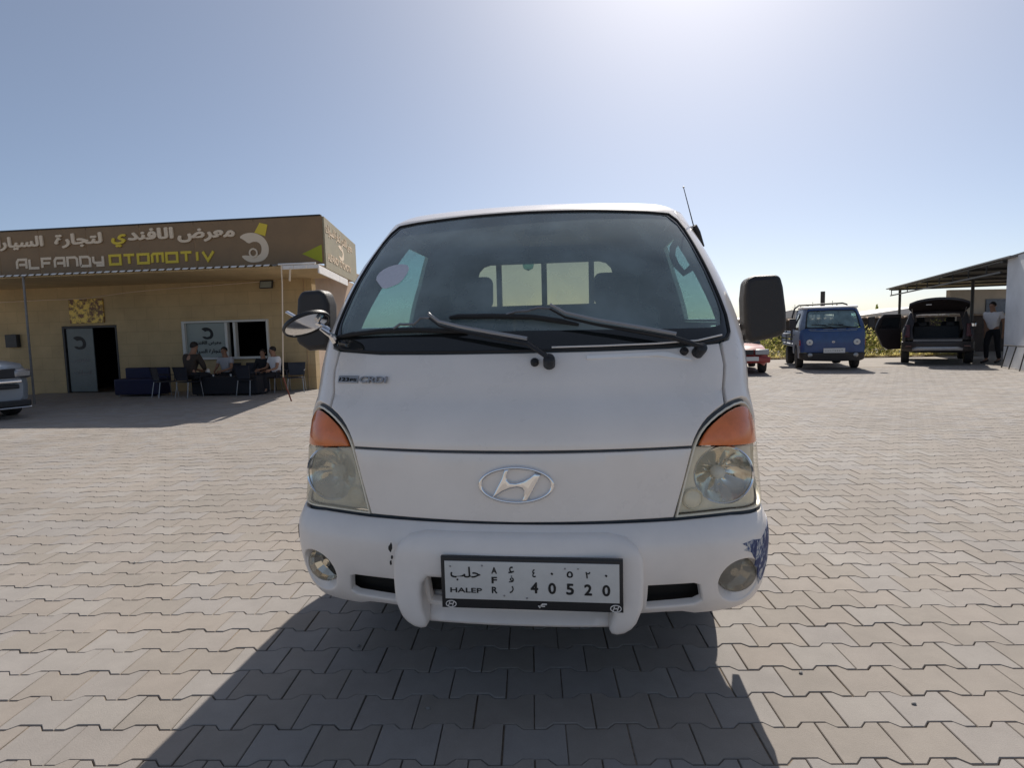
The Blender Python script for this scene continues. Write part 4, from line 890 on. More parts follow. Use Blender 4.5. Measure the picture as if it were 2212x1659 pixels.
person('seated man all in black in front of the dark window opening', (-7.58, 11.80, 0), radians(8), seated(.05), 'trousers', 'trousers', 'men sitting outside the shop', .80, sleeve=1)
person('seated man in a white shirt beside the drainpipe', (-7.12, 11.55, 0), radians(-30), seated(.12, arms='x', face=(-.6, -1, -.1)), 'tshirt', 'trousers', 'men sitting outside the shop', .85)
J = dict(pelvis=(0, 0, .95), chest=(0, -.02, 1.32), neck=(0, -.03, 1.50), head=(0, -.07, 1.655), face=(0, -1, -.12))
for s, q in (('l', 1), ('r', -1)):
    J[s + 'sh'] = (q * .20, -.02, 1.43); J[s + 'el'] = (q * .245, .06, 1.14); J[s + 'wr'] = (q * .235, .04, .89); J[s + 'hip'] = (q * .10, 0, .90); J[s + 'kn'] = (q * .11, -.03 + q * .07, .50); J[s + 'an'] = (q * .11, .03 + q * .10, .085); J[s + 'toe'] = (q * .12, -.11 + q * .10, .035)
person('man in a white t-shirt and dark trousers standing by the white wall', (12.62, 17.75, 0), radians(-62), J, 'tshirt', 'trousers', None, 1.04)

# chairs, table and bench before the shop
def chair():
    t = thing('plastic_chair', 'x', 'chair'); MB().prism([(-.21, -.22), (.21, -.22), (.20, .2), (-.20, .2)], .40, .425, lambda u, v, d: Vector((u, v, d))).build('seat', 'chair', t, bevel=.008)
    panel('backrest', 'chair', t, lambda s, z, off=0: Vector((s, .20 + (z - .42) * .2 - .25 * s * s - off, z)), [(-.2, .46), (.2, .46), (.235, .82), (-.235, .82)], th=.016, r=.006, res=.1)
    for x in (-.19, .19):
        MB().tube([(x, -.20, .41), (x * 1.12, -.24, 0)], .011, 6).build('leg', 'steel', t); MB().tube([(x, .20, .41), (x * 1.12, .27, 0)], .011, 6).build('leg', 'steel', t)
        MB().tube([(x * 1.1, -.16, .41), (x * 1.18, -.16, .60), (x * 1.18, .22, .62)], .013, 6).build('armrest', 'chair', t)
    return t
c0 = chair(); first = True
for (x, y, a, lb) in [(-8.74, 10.60, 168, 'dark plastic chair under the man seen from behind'), (-8.50, 11.74, -6, 'dark plastic chair under the man in the grey shirt'), (-7.58, 11.82, 8, 'dark plastic chair under the man in black'), (-7.12, 11.57, -30, 'dark plastic chair under the man in the white shirt'), (-6.58, 11.45, 20, 'empty dark plastic chair right of the drainpipe'), (-9.45, 10.75, 150, 'empty dark plastic chair beside the blue bench'), (-7.45, 10.9, 172, 'empty dark plastic chair at the right end of the low table, back to the viewer'), (-7.98, 11.75, -4, 'empty dark plastic chair between the man in grey and the man in black')]:
    c = c0 if first else copy_tree(c0); first = False
    c.location = (x, y, 0); c.rotation_euler = (0, 0, radians(a)); c.scale = (.86,) * 3; c['label'] = lb; c['group'] = 'plastic chairs outside the shop'
tb = thing('low_table', 'low table under a dark cloth between the seated men', 'table', (-8.35, 11.08, 0))
rbox('table_top', 'chair', tb, (0, 0, .42), (.9, .5, .03), .008)
rbox('table_cloth', 'trousers', tb, (.33, 0, .235), (1.62, .56, .40), .02)
for x in (-.4, .4):
    for y in (-.2, .2): MB().tube([(x, y, .41), (x, y, 0)], .014, 6).build('leg', 'darkmetal', tb)
th_ = MB().lathe([(.05, 0), (.055, .03), (.055, .13), (.045, .17), (.02, .19), (0, .192)], (-8.55, 11.02, .436), n=16).build('thermos', 'plate'); tag(th_, 'white rounded jug on the low table', 'jug')
for x, lb in ((-8.42, 'small white cup next to the jug'), (-7.98, 'small white cup at the right end of the table')): tag(MB().lathe([(.016, 0), (.022, .05), (.02, .05), (.015, .005)], (x, 11.03, .436), n=12).build('cup', 'plate'), lb, 'cup', 'cups on the low table')
bn = thing('bench', 'dark blue vinyl bench before the shop door opening', 'bench', (-10.3, 11.1, 0))
rbox('bench_seat', 'bluevinyl', bn, (0, 0, .23), (1.15, .45, .38), .03); rbox('bench_back', 'bluevinyl', bn, (0, .2, .5), (1.15, .10, .34), .03)
for x in (-.5, .5):
    for y in (-.17, .17): MB().tube([(x, y, .3), (x, y, 0)], .014, 6).build('leg', 'steel', bn)

# ------------------------------------------------------------------ right-hand side: white wall, shelter, boundary wall
WA = Vector((11.91, 16.17, 0)); WD = Vector((-.306, -.952, 0)).normalized(); WN = Vector((WD.y, -WD.x, 0))   # WN points out of the face
wb = thing('whitewashed_building', 'whitewashed plain building wall at the right edge with a metal stand before it', 'building')
def wpt(t, z, d=0): return WA + WD * t + WN * d + Vector((0, 0, z))
MB().add([wpt(0, -.1), wpt(7, -.1), wpt(7, 3.0), wpt(0, 3.0), wpt(0, -.1, -4), wpt(7, -.1, -4), wpt(7, 3.0, -4), wpt(0, 3.0, -4)], [(0, 1, 2, 3), (0, 3, 7, 4), (3, 2, 6, 7), (1, 5, 6, 2), (4, 7, 6, 5)]).build('wall', 'wallwhite', wb, smooth=False)
MB().prism([(-.0, 3.001), (7.1, 3.001), (7.1, 3.03), (-.0, 3.03)], .02, -4.05, lambda u, v, d: wpt(u, v, d)).build('roof', 'darkmetal', wb)
ms = thing('metal_stand', 'dark thin metal stand against the whitewashed wall', 'stand', wpt(1.3, 0, .14))
off = lambda t, z, d: wpt(t, z, d) - wpt(1.3, 0, .14)
MB().tube([off(.5, .6, .12), off(2.3, .62, .12)], .018, 6).build('top_bar', 'darkmetal', ms)
for a, b in ((.80, .64), (1.42, 1.22), (2.1, 2.0)): MB().tube([off(a, .6, .12), off(b, 0, .2)], .016, 6).build('leg', 'darkmetal', ms)
sh_ = thing('car_shelter', 'open steel car shelter with a flat roof on trusses behind the black car', 'shelter')
CA, CB = Vector((11.60, 15.45, 0)), Vector((15.39, 29.88, 0)); CD = (CB - CA).normalized(); CN = Vector((CD.y, -CD.x, 0)); CL = (CB - CA).length
def cpt(t, z, d=0): return CA + CD * t + CN * d + Vector((0, 0, z))
MB().prism([(0, 2.955), (CL, 2.955), (CL, 2.995), (0, 2.995)], -.1, 6.5, lambda u, v, d: cpt(u, v, d)).build('roof', 'greymetal', sh_)
MB().prism([(.8, 2.90), (CL - .2, 2.90), (CL - .2, 2.945), (.8, 2.945)], 0, .05, lambda u, v, d: cpt(u, v, d)).build('truss_chord', 'darkmetal', sh_)
MB().prism([(.9, 2.60), (CL - .4, 2.60), (CL - .4, 2.65), (.9, 2.65)], 0, .05, lambda u, v, d: cpt(u, v, d)).build('truss_chord', 'darkmetal', sh_)
for k in range(9):
    t = 2.0 + k * (CL - 2.6) / 8; MB().tube([cpt(t, 2.62, .025), cpt(t, 2.93, .025)], .022, 6).build('truss_post', 'darkmetal', sh_)
for k in range(6):
    t = .8 + k * (CL - 1.4) / 5; MB().prism([(0, 2.86), (6.2, 2.86), (6.2, 2.94), (0, 2.94)], -.03, .03, lambda u, v, d, t=t: cpt(t + d, v, u)).build('purlin', 'darkmetal', sh_)
for t, d in ((CL - 1.0, .3), (8.5, 1.6), (CL - 1.0, 4.5)): MB().tube([cpt(t, 0, d), cpt(t, 2.9, d)], .06, 8).build('post', 'darkmetal', sh_)
bk = thing('back_wall', 'pale beige wall closing the back of the car shelter', 'wall')
a = Vector((15.72, 25.4, 0)); b = Vector((20.2, 26.7, 0)); d = (b - a).normalized(); nn_ = Vector((-d.y, d.x, 0))
MB().prism([(0, -.1), ((b - a).length, -.1), ((b - a).length, 2.62), (0, 2.62)], 0, .2, lambda u, v, q: a + d * u + nn_ * q + Vector((0, 0, v))).build('wall', 'palebeige', bk)
dq = thing('blue_door', 'pale blue door panel behind the standing man', 'door')
MB().prism([(1.75, 0), (2.75, 0), (2.75, 2.2), (1.75, 2.2)], -.05, -.005, lambda u, v, q: a + d * u + nn_ * q + Vector((0, 0, v))).build('door_panel', 'paleblue', dq)
bw_ = thing('boundary_wall', 'low dark boundary wall with tile coping behind the blue truck', 'wall')
rbox('wall', 'wallbrown', bw_, (9.0, 25.6, .70), (19, .2, 1.6), .01)
cp = MB(); rn = random.Random(2); V = []; F = []
for k in range(76):
    x = -.3 + k * .25; cp_z = 1.5 + rn.uniform(-.008, .012)
    V0 = [(x + .12 * cos(pi * i / 6) + .12, y, cp_z + .07 * sin(pi * i / 6)) for y in (25.40, 25.80) for i in range(7)]
    cp.add(V0, [(i, i + 1, i + 8, i + 7) for i in range(6)] + [tuple(range(6, -1, -1)), tuple(range(7, 14))])
cpo = cp.build('coping', 'wallside', bw_); cpo['kind'] = 'stuff'
# weeds and dirt along the boundary wall
sheet('dirt_strip', 2.5, 15.2, 22.2, 25.4, -.004, .3, 'soil', amp=.02)
sheet('field', -120, 160, 26, 190, -.01, 20, 'soil', amp=.0)
def leaves(name, m, n, region, size, seed, hfun, label):
    rn = random.Random(seed); V = []; F = []
    for _ in range(n):
        x = rn.uniform(region[0], region[1]); y = rn.uniform(region[2], region[3]); h = hfun(x, y) * rn.random() ** .7
        if h < .02: continue
        s = size * rn.uniform(.5, 1.5); a = rn.uniform(0, 2 * pi); t = rn.uniform(-.2, 1.2)
        u = Vector((cos(a), sin(a), 0)); v_ = Vector((-sin(a) * cos(t), cos(a) * cos(t), sin(t))); c = Vector((x, y, h)); k = len(V)
        V += [c - u * s * .35, c + v_ * s * .2 + u * s * .1, c + v_ * s, c - v_ * s * .1 + u * s * .4]; F.append((k, k + 3, k + 2, k + 1))
    o = link(name, V, F, m, None, smooth=False); tag(o, kind='stuff'); return o
def hump(x, y):
    f = 1.05 + .38 * sin(x * 1.7 + 1) + .25 * sin(x * 4.3) ; f *= min(1, max(.0, (y - 22.7) / 1.6)); 
    return max(0, f * (.50 + .22 * (x - 6) / 2 if x < 8.2 else 1.1) * (.75 + .35 * noise.noise((x * 1.1, y * 1.1, 3))))
leaves('weeds', 'leaf', 9000, (4.2, 15.0, 22.6, 25.3), .11, 1, hump, None)
leaves('dry_weeds', 'straw', 11000, (4.2, 15.0, 22.4, 25.3), .12, 2, lambda x, y: hump(x, y) * 1.02 + .08, None)
leaves('wildflowers', 'flower', 900, (4.2, 15.0, 22.3, 23.4), .09, 3, lambda x, y: .30, None)
leaves('grass', 'leaf', 5000, (12.5, 22, 28, 33), .2, 4, lambda x, y: .9, None)
# far houses, poles, cypress
for k, (x, y, w2, d2, h, lb) in enumerate([(31.0, 60, 10.5, 9, 2.05, 'far white house with a low sheet roof right of the blue truck'), (19.6, 61, 7.5, 9, 2.0, 'far white house with a low sheet roof left of the blue truck')]):
    hs = thing('far_house', lb, 'house', (x, y, 0), 0, 'white houses beyond the boundary wall')
    rbox('wall', 'wallwhite', hs, (0, 0, h / 2), (w2, d2, h), .02)
    MB().prism([(-w2 / 2 - .4, h - .02), (0, h + .72), (w2 / 2 + .4, h - .02)], -d2 / 2 - .3, d2 / 2 + .3, lambda u, v, q: Vector((u, q, v))).build('roof', 'roofwhite', hs)
    for x2 in (-2, 1.5): rbox('window', 'darkglass', hs, (x2, -d2 / 2 - .005, 1.1), (.9, .06, .8), .01)
tag(MB().tube([(0, 0, 0), (0, 0, 3.75)], .16, 10).build('dark_pole', 'darkmetal'), 'thick dark pole rising behind the blue truck', 'pole').location = (18.05, 45, 0)
for k, (x, h) in enumerate([(19.46, 3.15), (19.97, 3.14), (20.43, 3.18), (21.0, 3.34), (22.7, 3.41)]):
    ap = thing('antenna_pole', ['thin antenna pole on the skyline, farthest left of its row', 'thin antenna pole on the skyline, second from the left of its row', 'thin antenna pole on the skyline, middle of its row', 'thin antenna pole on the skyline just left of the thick dark pole', 'tallest thin antenna pole, right of the thick dark pole'][k], 'pole', (x, 55, 0), 0, 'antenna poles on the skyline')
    MB().tube([(0, 0, 0), (0, 0, h)], .025, 6).build('pole', 'greymetal', ap); MB().tube([(-.25, 0, h - .25), (.25, 0, h - .25)], .015, 6).build('crossarm', 'greymetal', ap)
cy = thing('cypress', 'tiny dark cypress on the skyline beside the car shelter', 'tree', (33.4, 70, 0))
MB().tube([(0, 0, 0), (0, 0, 2.5)], [.12, .05], 6).build('trunk', 'wallbrown', cy)
rn = random.Random(9); V = []; F = []
for _ in range(500):
    t = rn.random(); h = .6 + 2.7 * t; r_ = .42 * (1 - t) ** .7 * rn.random() ** .4 + .02; a = rn.uniform(0, 2 * pi); c = Vector((r_ * cos(a), r_ * sin(a), h)); k = len(V)
    V += [c, c + Vector((rn.uniform(-.08, .08), rn.uniform(-.08, .08), .18)), c + Vector((rn.uniform(-.1, .1), rn.uniform(-.1, .1), .06))]; F.append((k, k + 1, k + 2))
link('crown', V, F, 'leaf', cy, smooth=False)

# ------------------------------------------------------------------ blue truck
BT = thing('blue_truck', 'old blue cab-over pickup truck with round headlights and a roof hoop', 'truck', (7.20, 15.66, 0), -.205)
T = Surf([([.24, .6, .9, 1.10], [.05, .0, .0, .03]), ([1.10, 1.35, 1.72], [.03, .16, .42])], ([.24, .6, .9, 1.15, 1.4, 1.72], [.80, .83, .835, .83, .79, .70]), bow=.07, rc=.17)
tw = sym([(0, 1.20), (.60, 1.20), (.70, 1.215), (.715, 1.25), (.735, 1.62), (.715, 1.66), (.66, 1.68), (0, 1.69)])
wo = inset(tw, -.015)
panel('front_panel', 'blue', BT, T, sym([(0, .50), (1.0, .50), (1.0, 1.10), (.735, 1.19), (.70, 1.19), (0, 1.175)]), th=.03, r=.006, res=.06)
panel('front_edge', 'paleblue', BT, T, sym([(0, 1.10), (.62, 1.105), (.62, 1.125), (0, 1.12)]), th=.01, r=.004, off=.012, res=.1)
panel('header', 'blue', BT, T, sym([(0, 1.70), (.66, 1.69), (.73, 1.665), (.75, 1.62), (.75, 1.76), (0, 1.76)]), th=.03, r=.004, res=.06)
panel('windshield', 'dustyglass', BT, T, tw, off=-.004, th=.004, r=0, res=.1)
MB().tube([T(a, b, .002) for a, b in densify(tw, .08)] + [T(*tw[0], .002)], .014, 6, cap=False).build('windshield_seal', 'rubber', BT)
tY = T.sY
for sg in (1, -1):
    q = (lambda L: L) if sg == 1 else mir
    P_ = [(.76, 1.18), (1.005, 1.10), (1.005, .42)] + [(tY(a, b), b) for a, b in [(.62, .42), (.68, .60), (.85, .70), (1.05, .73), (1.25, .70), (1.42, .60), (1.48, .42), (1.75, .42), (1.75, 1.1), (1.75, 1.4), (1.75, 1.75)]] + [(.76, 1.75), (.755, 1.6), (.74, 1.25)]
    wdw = [(tY(a, b), b) for a, b in [(.50, 1.14), (1.6, 1.14), (1.6, 1.62), (.80, 1.62)]]
    dr_ = panel('door', 'blue' if sg == 1 else 'paleblue', BT, T, q(P_), holes=[q(wdw)], th=.03, r=.006, res=.08)  # left door is paler: its grey-white highlight is put into the colour
    panel('door_window', 'sideglass', dr_, T, q(wdw), off=-.012, th=.002, r=0, res=.3)
    MB().tube([T(sg * tY(1.3, 1.0), 1.0, .015), T(sg * tY(1.5, 1.0), 1.0, .015)], .014, 6).build('door_handle', 'black', dr_)
    hl = MB().lathe([(.098, -.01), (.102, .012), (.09, .02), (.085, .012)], T(sg * .62, .794, .005), (0, -1, 0), 24, cap=False).build('headlight', 'blue', BT)
    MB().lathe([(.088, .010), (.06, .022), (.03, .028), (0, .03)], T(sg * .62, .794, .005), (0, -1, 0), 24).build('lens', 'plate', hl)
    MB().lathe([(.03, .0285), (.02, .032), (0, .033)], T(sg * .62, .794, .005), (0, -1, 0), 12).build('bulb', 'steel', hl)
    fg = MB().lathe([(.062, -.01), (.062, .015), (.05, .022), (0, .025)], T(sg * .61, .434, .02), (0, -1, 0), 18).build('fog_light', 'steel', BT)
    panel('indicator_lens', 'redlamp' if sg < 0 else 'amber', BT, T, q([(.885, .70), (.98, .70), (.98, .86), (.89, .86)]), off=.006, th=.01, r=.004, res=.06)
    mm = rbox('wing_mirror', 'mirrorblk', BT, (sg * 1.0, .34, 1.33), (.17, .06, .30), .025); MB().tube([(sg * .98, .36, 1.2), (sg * .82, .5, 1.14)], .012, 6).build('mirror_arm', 'black', mm)
    wheel(BT, (sg * .735, 1.05, .31), .31, .18, sg); wheel(BT, (sg * .70, 3.45, .30), .30, .22, sg)
    rbox('mudguard', 'paleblue' if sg < 0 else 'blue', BT, (sg * .78, .70, .42), (.06, .5, .22), .02)
rfb = MB().prism([(.43, 1.755), (.46, 1.80), (.6, 1.825), (1.7, 1.825), (1.76, 1.76)], -.70, .70, lambda u, v, d: Vector((d, u + .05 * (d / .7) ** 2, v))).build('roof', 'roofwhite', BT, bevel=.03, seg=3)
panel('rear_wall', 'cabin', BT, FY(1.74), [(-.8, .5), (.8, .5), (.8, 1.1), (.72, 1.75), (-.72, 1.75), (-.8, 1.1)], holes=[[(-.60, 1.28), (.30, 1.28), (.30, 1.60), (-.60, 1.60)]], th=.03, r=0, res=.3)
for x in (-.38, -.18, .02): rbox('window_bar', 'cabin', BT, (x, 1.8, 1.42), (.03, .02, .44), .003)
rbox('dashboard', 'cabin', BT, (0, .42, 1.06), (1.5, .36, .16), .03)
for sg in (1, -1): rbox('seat', 'seat', BT, (sg * .38, 1.45, 1.0), (.5, .14, .56), .05, rotx(-.12))
rbox('cab_floor', 'dark', BT, (0, .95, .56), (1.5, 1.5, .06), .01)
bp_ = panel('bumper', 'black', BT, T, sym([(0, .25), (.75, .27), (.98, .34), (.98, .49), (0, .49)]), off=.02, th=.05, r=.01, res=.06)
npb = MB().box((.02, -.05, .56), (.54, .012, .135)).build('number_plate', 'plate', BT, bevel=.003)
dm = MB(); rn = random.Random(4)
for k in range(8): dm.box((-.19 + k * .058 + rn.uniform(-.006, .006), -.0575, .56 + rn.uniform(-.006, .006)), (.03, .003, .022 if k > 3 else .012))
dm.build('plate_smudges', 'greymetal', npb)['kind'] = 'stuff'
lg = MB(); E = ell(0, .80, .035, .022, 16); stroke(lg, E + E[:1], .006, -.02, -.012, FXZ(0)); stroke(lg, [(-.015, .788), (-.008, .812)], .006, -.02, -.012, FXZ(0)); stroke(lg, [(.008, .788), (.015, .812)], .006, -.02, -.012, FXZ(0)); lg.build('emblem', 'chrome', BT, smooth=False)
for x in (-.30, .15):
    wv = MB().tube([T(x + .32, 1.19, .03), T(x + .05, 1.245, .03), T(x - .1, 1.275, .025)], [.012, .01, .008], 6).build('wiper', 'black', BT); MB().tube([T(x - .28, 1.285, .012), T(x + .12, 1.27, .014)], .011, 6).build('wiper_blade', 'black', wv)
for (x0, x1, z) in ((-.62, -.4, 1.155), (-.25, .0, 1.16), (.1, .32, 1.158), (.38, .62, 1.155)): rbox('vent', 'paleblue', BT, (( x0 + x1) / 2, T(( x0 + x1) / 2, z).y - .004, z), (x1 - x0, .012, .022), .003)
MB().tube([(-.84, 1.85, .9), (-.84, 1.85, 1.55), (-.78, 1.85, 1.80), (-.66, 1.85, 1.905), (.55, 1.85, 1.93), (.66, 1.85, 1.89), (.72, 1.85, 1.78)], .026, 8).build('roof_hoop', 'darkmetal', BT)
for x in (-.4, 0, .4): MB().tube([(x, 1.85, 1.92), (x, 1.85, 1.1)], .014, 6).build('guard_bar', 'darkmetal', BT)
bb = rbox('cargo_bed', 'paleblue', BT, (0, 3.3, .66), (1.62, 2.8, .08), .01)
for sg in (1, -1):
    for z in (.78, .93, 1.06): rbox('side_slat', 'paleblue', bb, (sg * .82, 3.3, z), (.035, 2.8, .10), .006)
    for y in (2.0, 3.3, 4.6): rbox('side_post', 'darkmetal', bb, (sg * .845, y, .9), (.03, .06, .44), .004)
rbox('rack_slat', 'paleblue', bb, (-1.0, 2.9, 1.02), (.36, 1.2, .03), .004)
rbox('chassis', 'dark', BT, (0, 2.6, .48), (.7, 3.8, .16), .01); rbox('axle', 'dark', BT, (0, 1.05, .31), (1.3, .08, .08), .01)

# ------------------------------------------------------------------ black car with its tailgate open (rear at y = 0, facing -y)
SV = thing('estate_car', 'black off-road car seen from behind with its tailgate and front door open', 'car', (10.82, 17.32, 0), -.47)
def side(sg): return lambda y, z, off=0: Vector((sg * (.91 + off - .05 * ((y - 2.2) / 2.2) ** 2 - max(0, z - 1.02) * .34 - max(0, .5 - z) * .1), y, z))
body = [(.16, .45), (.34, .38), (.42, .38), (.45, .60), (.60, .74), (.80, .78), (1.0, .74), (1.15, .60), (1.18, .36), (3.05, .36), (3.08, .60), (3.22, .74), (3.42, .78), (3.62, .74), (3.78, .60), (3.8, .4), (4.4, .42), (4.5, .65), (4.35, .92), (3.35, 1.05), (2.72, 1.54), (2.3, 1.62), (1.2, 1.65), (.50, 1.61), (.30, 1.35), (.14, 1.05), (.08, .8)]
wq = [(.48, 1.10), (1.25, 1.10), (1.25, 1.53), (.72, 1.53)]; wr = [(1.32, 1.10), (2.1, 1.10), (2.1, 1.55), (1.32, 1.55)]; wf_ = [(2.2, 1.10), (3.1, 1.08), (2.66, 1.50), (2.2, 1.54)]
dopen = [(2.17, .46), (3.0, .46), (3.18, .95), (3.14, 1.10), (2.68, 1.51), (2.17, 1.56)]
for sg in (1, -1):
    sp_ = panel('side_panel', 'suv', SV, side(sg), body, holes=[wq, wr, wf_ if sg == 1 else dopen], th=.05, r=.012, res=.09, flip=sg == 1)
    for wv in ([wq, wr, wf_] if sg == 1 else [wq, wr]): panel('side_window', 'sideglass' if wv is wf_ else 'darkglass', sp_, side(sg), wv, off=-.015, th=.003, r=0, res=.3)
    wheel(SV, (sg * .80, .80, .36), .36, .22, sg); wheel(SV, (sg * .80, 3.42, .36), .36, .22, sg)
    panel('tail_lamp', 'darkredlamp', SV, lambda x, z, off=0, sg=sg: Vector((sg * x, .05 + max(0, z - .85) * .38 + max(0, x - .7) * .3 - off, z)), [(.69, .84), (.86, .84), (.82, 1.22), (.70, 1.22)], th=.03, r=.01, res=.06, flip=sg == -1)
    rbox('rear_reflector', 'darkredlamp', SV, (sg * .72, -.02, .56), (.16, .02, .04), .005)
    rbox('front_seat', 'seat', SV, (sg * .40, 2.2, 1.0), (.5, .14, .6), .05, rotx(-.15)); rbox('head_rest', 'seat', SV, (sg * .40, 2.14, 1.36), (.24, .1, .16), .04)
def rear(x, z, off=0): return Vector((x, .03 + max(0, z - .85) * .40 + .10 * (x / .8) ** 4 - off, z))
panel('rear_frame', 'suv', SV, rear, [(-.86, .74), (.86, .74), (.85, 1.0), (.70, 1.60), (-.70, 1.60), (-.85, 1.0)], holes=[[(-.60, .80), (.60, .80), (.63, 1.05), (.54, 1.53), (-.54, 1.53), (-.63, 1.05)]], th=.06, r=.014, res=.08)
rb_ = panel('rear_bumper', 'suv', SV, lambda x, z, off=0: Vector((x, -.06 + .22 * (abs(x) / .9) ** 4 + .5 * max(0, .45 - z) - off, z)), [(-.90, .42), (-.6, .36), (.6, .36), (.90, .42), (.90, .70), (-.90, .70)], th=.06, r=.03, res=.06)
panel('bumper_strip', 'steel', rb_, lambda x, z, off=0: Vector((x, -.075 + .2 * (abs(x) / .9) ** 4 - off, z)), [(-.62, .42), (.62, .42), (.62, .50), (.5, .54), (-.5, .54), (-.62, .50)], th=.03, r=.012, res=.06)
panel('loading_sill', 'greymetal', SV, lambda x, z, off=0: Vector((x, -.05 + (z - .66) * .5 - off, z)), [(-.6, .70), (.6, .70), (.6, .76), (-.6, .76)], th=.03, r=.01, res=.1)
rfp = [(x / 10, y) for x, y in []]
MB().add([(x, y, 1.655 - .055 * (x / .7) ** 2 - .02 * ((y - 1.6) / 1.1) ** 2) for y in (.50, .9, 1.4, 1.9, 2.4, 2.75) for x in (-.70, -.5, -.25, 0, .25, .5, .70)], [(j * 7 + i, j * 7 + i + 1, j * 7 + i + 8, j * 7 + i + 7) for j in range(5) for i in range(6)]).build('roof', 'suv', SV, ang=60)
tgf = lambda x, u, off=0: Vector((x * (.80 + .26 * u), (.48 - .86 * u), 1.615 + .50 * u - .22 * max(0, u - .5) - .20 * x * x * (.3 + u) + off))
tg = panel('tailgate', 'suv', SV, tgf, [(-.76, 0), (.76, 0), (.80, .5), (.70, .92), (.5, 1.02), (-.5, 1.02), (-.70, .92), (-.80, .5)], th=.06, r=.01, res=.1)
rbox('tailgate_handle', 'plate', tg, (-.25, -.38, 1.80), (.14, .03, .02), .004, rotx(-.2)); panel('tailgate_glass', 'darkglass', tg, tgf, [(-.6, .1), (.6, .1), (.62, .5), (-.62, .5)], off=.005, th=.004, r=0, res=.2)
for sg in (1, -1): MB().tube([(sg * .60, .30, 1.35), (sg * .66, -.05, 1.70)], .012, 6).build('gas_strut', 'steel', tg)
fl = rbox('cargo_floor', 'dark', SV, (0, 1.4, .70), (1.25, 2.7, .05), .005); rbox('rear_seat', 'seat', SV, (0, 1.25, .93), (1.2, .14, .46), .04, rotx(-.12)); rbox('dash_panel', 'cabin', SV, (0, 3.2, .95), (1.5, .3, .2), .03)
for x in (-.36, .36): rbox('head_rest', 'seat', SV, (x, 1.2, 1.22), (.22, .09, .12), .03)
rbox('hood', 'suv', SV, (0, 3.92, .93), (1.55, 1.05, .12), .04, rotx(-.1)); rbox('front_bumper', 'suv', SV, (0, 4.45, .58), (1.7, .16, .36), .05); rbox('underbody', 'dark', SV, (0, 2.3, .42), (1.3, 3.9, .14), .02)
rbox('side_step', 'black', SV, (.90, 2.1, .36), (.12, 1.7, .05), .015)
wm = rbox('wing_mirror', 'chrome', SV, (1.03, 3.02, 1.16), (.20, .10, .15), .03); rbox('mirror_housing', 'black', wm, (1.03, 3.06, 1.16), (.23, .09, .18), .03)
# open front door, hinged at its front edge
hx, hy, an_ = -.92, 3.12, radians(64)
def dsurf(u, z, off=0): 
    dx, dy = -sin(an_), -cos(an_); t = max(0, z - 1.02) * .30
    return Vector((hx + dx * u + t * cos(an_) , hy + dy * u - t * sin(an_) * .3, z)) + Vector((cos(an_), -sin(an_), 0)) * off
r2 = [(0, .44), (.85, .44), (.90, 1.05), (.82, 1.54), (.1, 1.54), (0, 1.05)]
hx2, hy2 = -.93, 2.14
def dsurf2(u, z, off=0):
    t = max(0, z - 1.02) * .30; return Vector((hx2 - sin(an_) * u + t * cos(an_), hy2 - cos(an_) * u - t * .1, z)) + Vector((cos(an_), -sin(an_), 0)) * off
d3 = panel('front_door', 'suv', SV, dsurf2, [(0, .40), (.40, .38), (.58, .50), (.70, .78), (.80, 1.0), (.82, 1.16), (.76, 1.42), (.64, 1.58), (.1, 1.58), (0, 1.05)], holes=[[(.08, 1.1), (.72, 1.1), (.62, 1.46), (.1, 1.46)]], th=.07, r=.012, res=.09); panel('door_window', 'darkglass', d3, dsurf2, [(.08, 1.1), (.72, 1.1), (.62, 1.46), (.1, 1.46)], off=-.03, th=.004, r=0, res=.3)

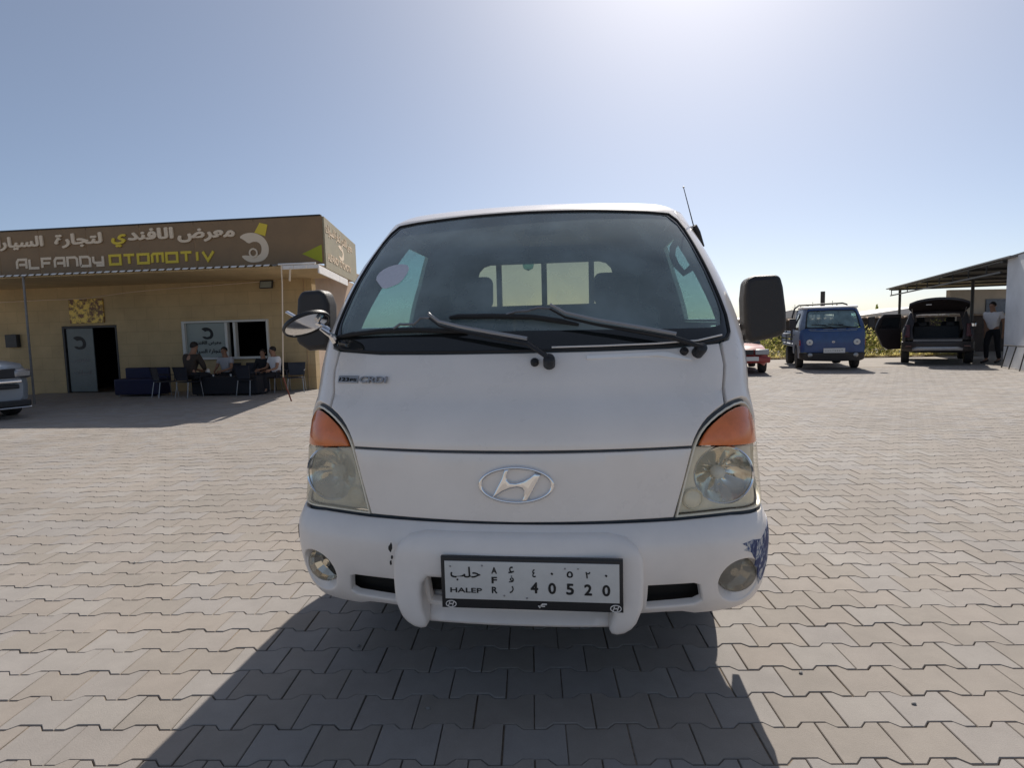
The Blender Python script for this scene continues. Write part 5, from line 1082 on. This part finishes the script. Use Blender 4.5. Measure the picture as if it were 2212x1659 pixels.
# ------------------------------------------------------------------ saloon cars at the edges (front at y = 0, facing -y)
def saloon(name, label, loc, rz, m, hood_h, roof_h, hw, kind):
    t = thing(name, label, 'car', loc, rz)
    St = [(.0, .80, .30, hood_h - .22), (.05, .92, .24, hood_h - .10), (.18, .98, .22, hood_h - .03), (.6, 1, .22, hood_h), (1.1, 1, .22, hood_h + .04), (2.0, 1, .22, hood_h + .08), (3.2, 1, .22, hood_h + .08), (3.9, .97, .24, hood_h + .04), (4.2, .9, .3, hood_h - .05)]
    V = []; F = []; n = 13
    for y, k, z0, z1 in St:
        w2 = hw * k; h = [(-w2 * .88, z0), (-w2 * .98, z0 + .1), (-w2, (z0 + z1) / 2), (-w2 * .98, z1 - .14), (-w2 * .90, z1 - .04), (-w2 * .6, z1), (0, z1 + .02)]
        V += [(x, y + .16 * (abs(x) / hw) ** 3 if y < .3 else y, z) for x, z in h + [(-a, b) for a, b in h[-2::-1]]]
    F = [(j * n + i, j * n + i + 1, (j + 1) * n + i + 1, (j + 1) * n + i) for j in range(len(St) - 1) for i in range(n - 1)] + [tuple(range(n)), tuple((len(St) - 1) * n + i for i in range(n))[::-1]]
    MB().add(V, F).build('body', m, t, ang=35)
    g = [(1.25, hood_h + .03), (1.95, roof_h - .04), (2.2, roof_h), (3.2, roof_h), (3.75, hood_h + .06)]
    V = [(sx * (hw * .92 - (z - hood_h) * .35), y, z) for y, z in g for sx in (-1, 1)]
    MB().add(V, [(2 * i, 2 * i + 1, 2 * i + 3, 2 * i + 2) for i in range(4)] + [(0, 2, 4, 6, 8), (9, 7, 5, 3, 1)]).build('windows', 'darkglass', t, smooth=False)
    V = [(sx * (hw * .93 - (roof_h - hood_h) * .35), y, z + .012) for y, z in g[1:4] for sx in (-1, 1)]; MB().add(V, [(0, 1, 3, 2), (2, 3, 5, 4)]).build('roof', m, t)
    for sg in (1, -1):
        wheel(t, (sg * (hw - .10), .82, .29), .29, .19, sg); wheel(t, (sg * (hw - .10), 3.35, .29), .29, .19, sg)
    return t
rc = saloon('red_saloon', 'old red saloon car half hidden behind the right side of the white truck', (4.36, 14.6, 0), -.16, 'red', .76, 1.35, .80, 0)
for sg in (1, -1): rbox('headlight', 'steel', rc, (sg * .60, .015, .60), (.34, .10, .15), .02)
rbox('grille', 'black', rc, (0, .0, .60), (.78, .08, .13), .01); rbox('bumper', 'red', rc, (0, -.04, .40), (1.60, .16, .16), .04); rbox('number_plate', 'plate', rc, (.30, -.125, .43), (.42, .012, .11), .003)
vc = saloon('silver_car', 'silver car with a black grille parked in the shade at the left edge', (-9.86, 6.75, 0), radians(70), 'silver', 1.03, 1.65, .93, 1)
rbox('grille', 'black', vc, (0, .045, .80), (1.25, .10, .17), .02); rbox('chrome_strip', 'chrome', vc, (0, .0, .655), (1.36, .10, .045), .012); rbox('lower_grille', 'black', vc, (0, .03, .57), (1.3, .10, .08), .015)
rbox('number_plate', 'plate', vc, (-.05, -.06, .43), (.52, .02, .13), .004); rbox('lower_intake', 'black', vc, (0, .04, .27), (1.6, .16, .11), .02); rbox('lip', 'chrome', vc, (0, .05, .195), (1.62, .14, .03), .01)
for sg in (1, -1): rbox('headlight', 'steel', vc, (sg * .72, .09, .79), (.30, .16, .16), .04, rotz(sg * .35))
for x in (-.12, .0, .12): rbox('grille_letter', 'chrome', vc, (x, -.012, .80), (.035, .02, .09), .004)
# loose bits on the paving: stones and a cigarette end
rn = random.Random(21)
for k, (x, y) in enumerate([(1.33, .18), (1.02, .34), (-.72, .40), (-.32, .02), (1.62, -.05), (-2.4, 1.2)]):
    st = MB().lathe([(0, -.006), (.007, -.003), (.009, .002), (.005, .006), (0, .007)], (0, 0, .004), n=7).build('pebble', 'greymetal'); st.location = (x, y, 0); st.rotation_euler = (0, 0, k); st.scale = (1, .7 + .1 * (k % 3), .8)
    tag(st, ['small pebble right of the truck shadow, nearest the scraped bumper corner', 'small pebble just right of the edge of the truck shadow', 'small pebble in the truck shadow below the left bull bar leg', 'small pebble in the middle of the truck shadow', 'small pebble on the sunlit paving at the lower right', 'small pebble on the sunlit paving far left of the truck'][k], 'pebble', 'pebbles on the paving')
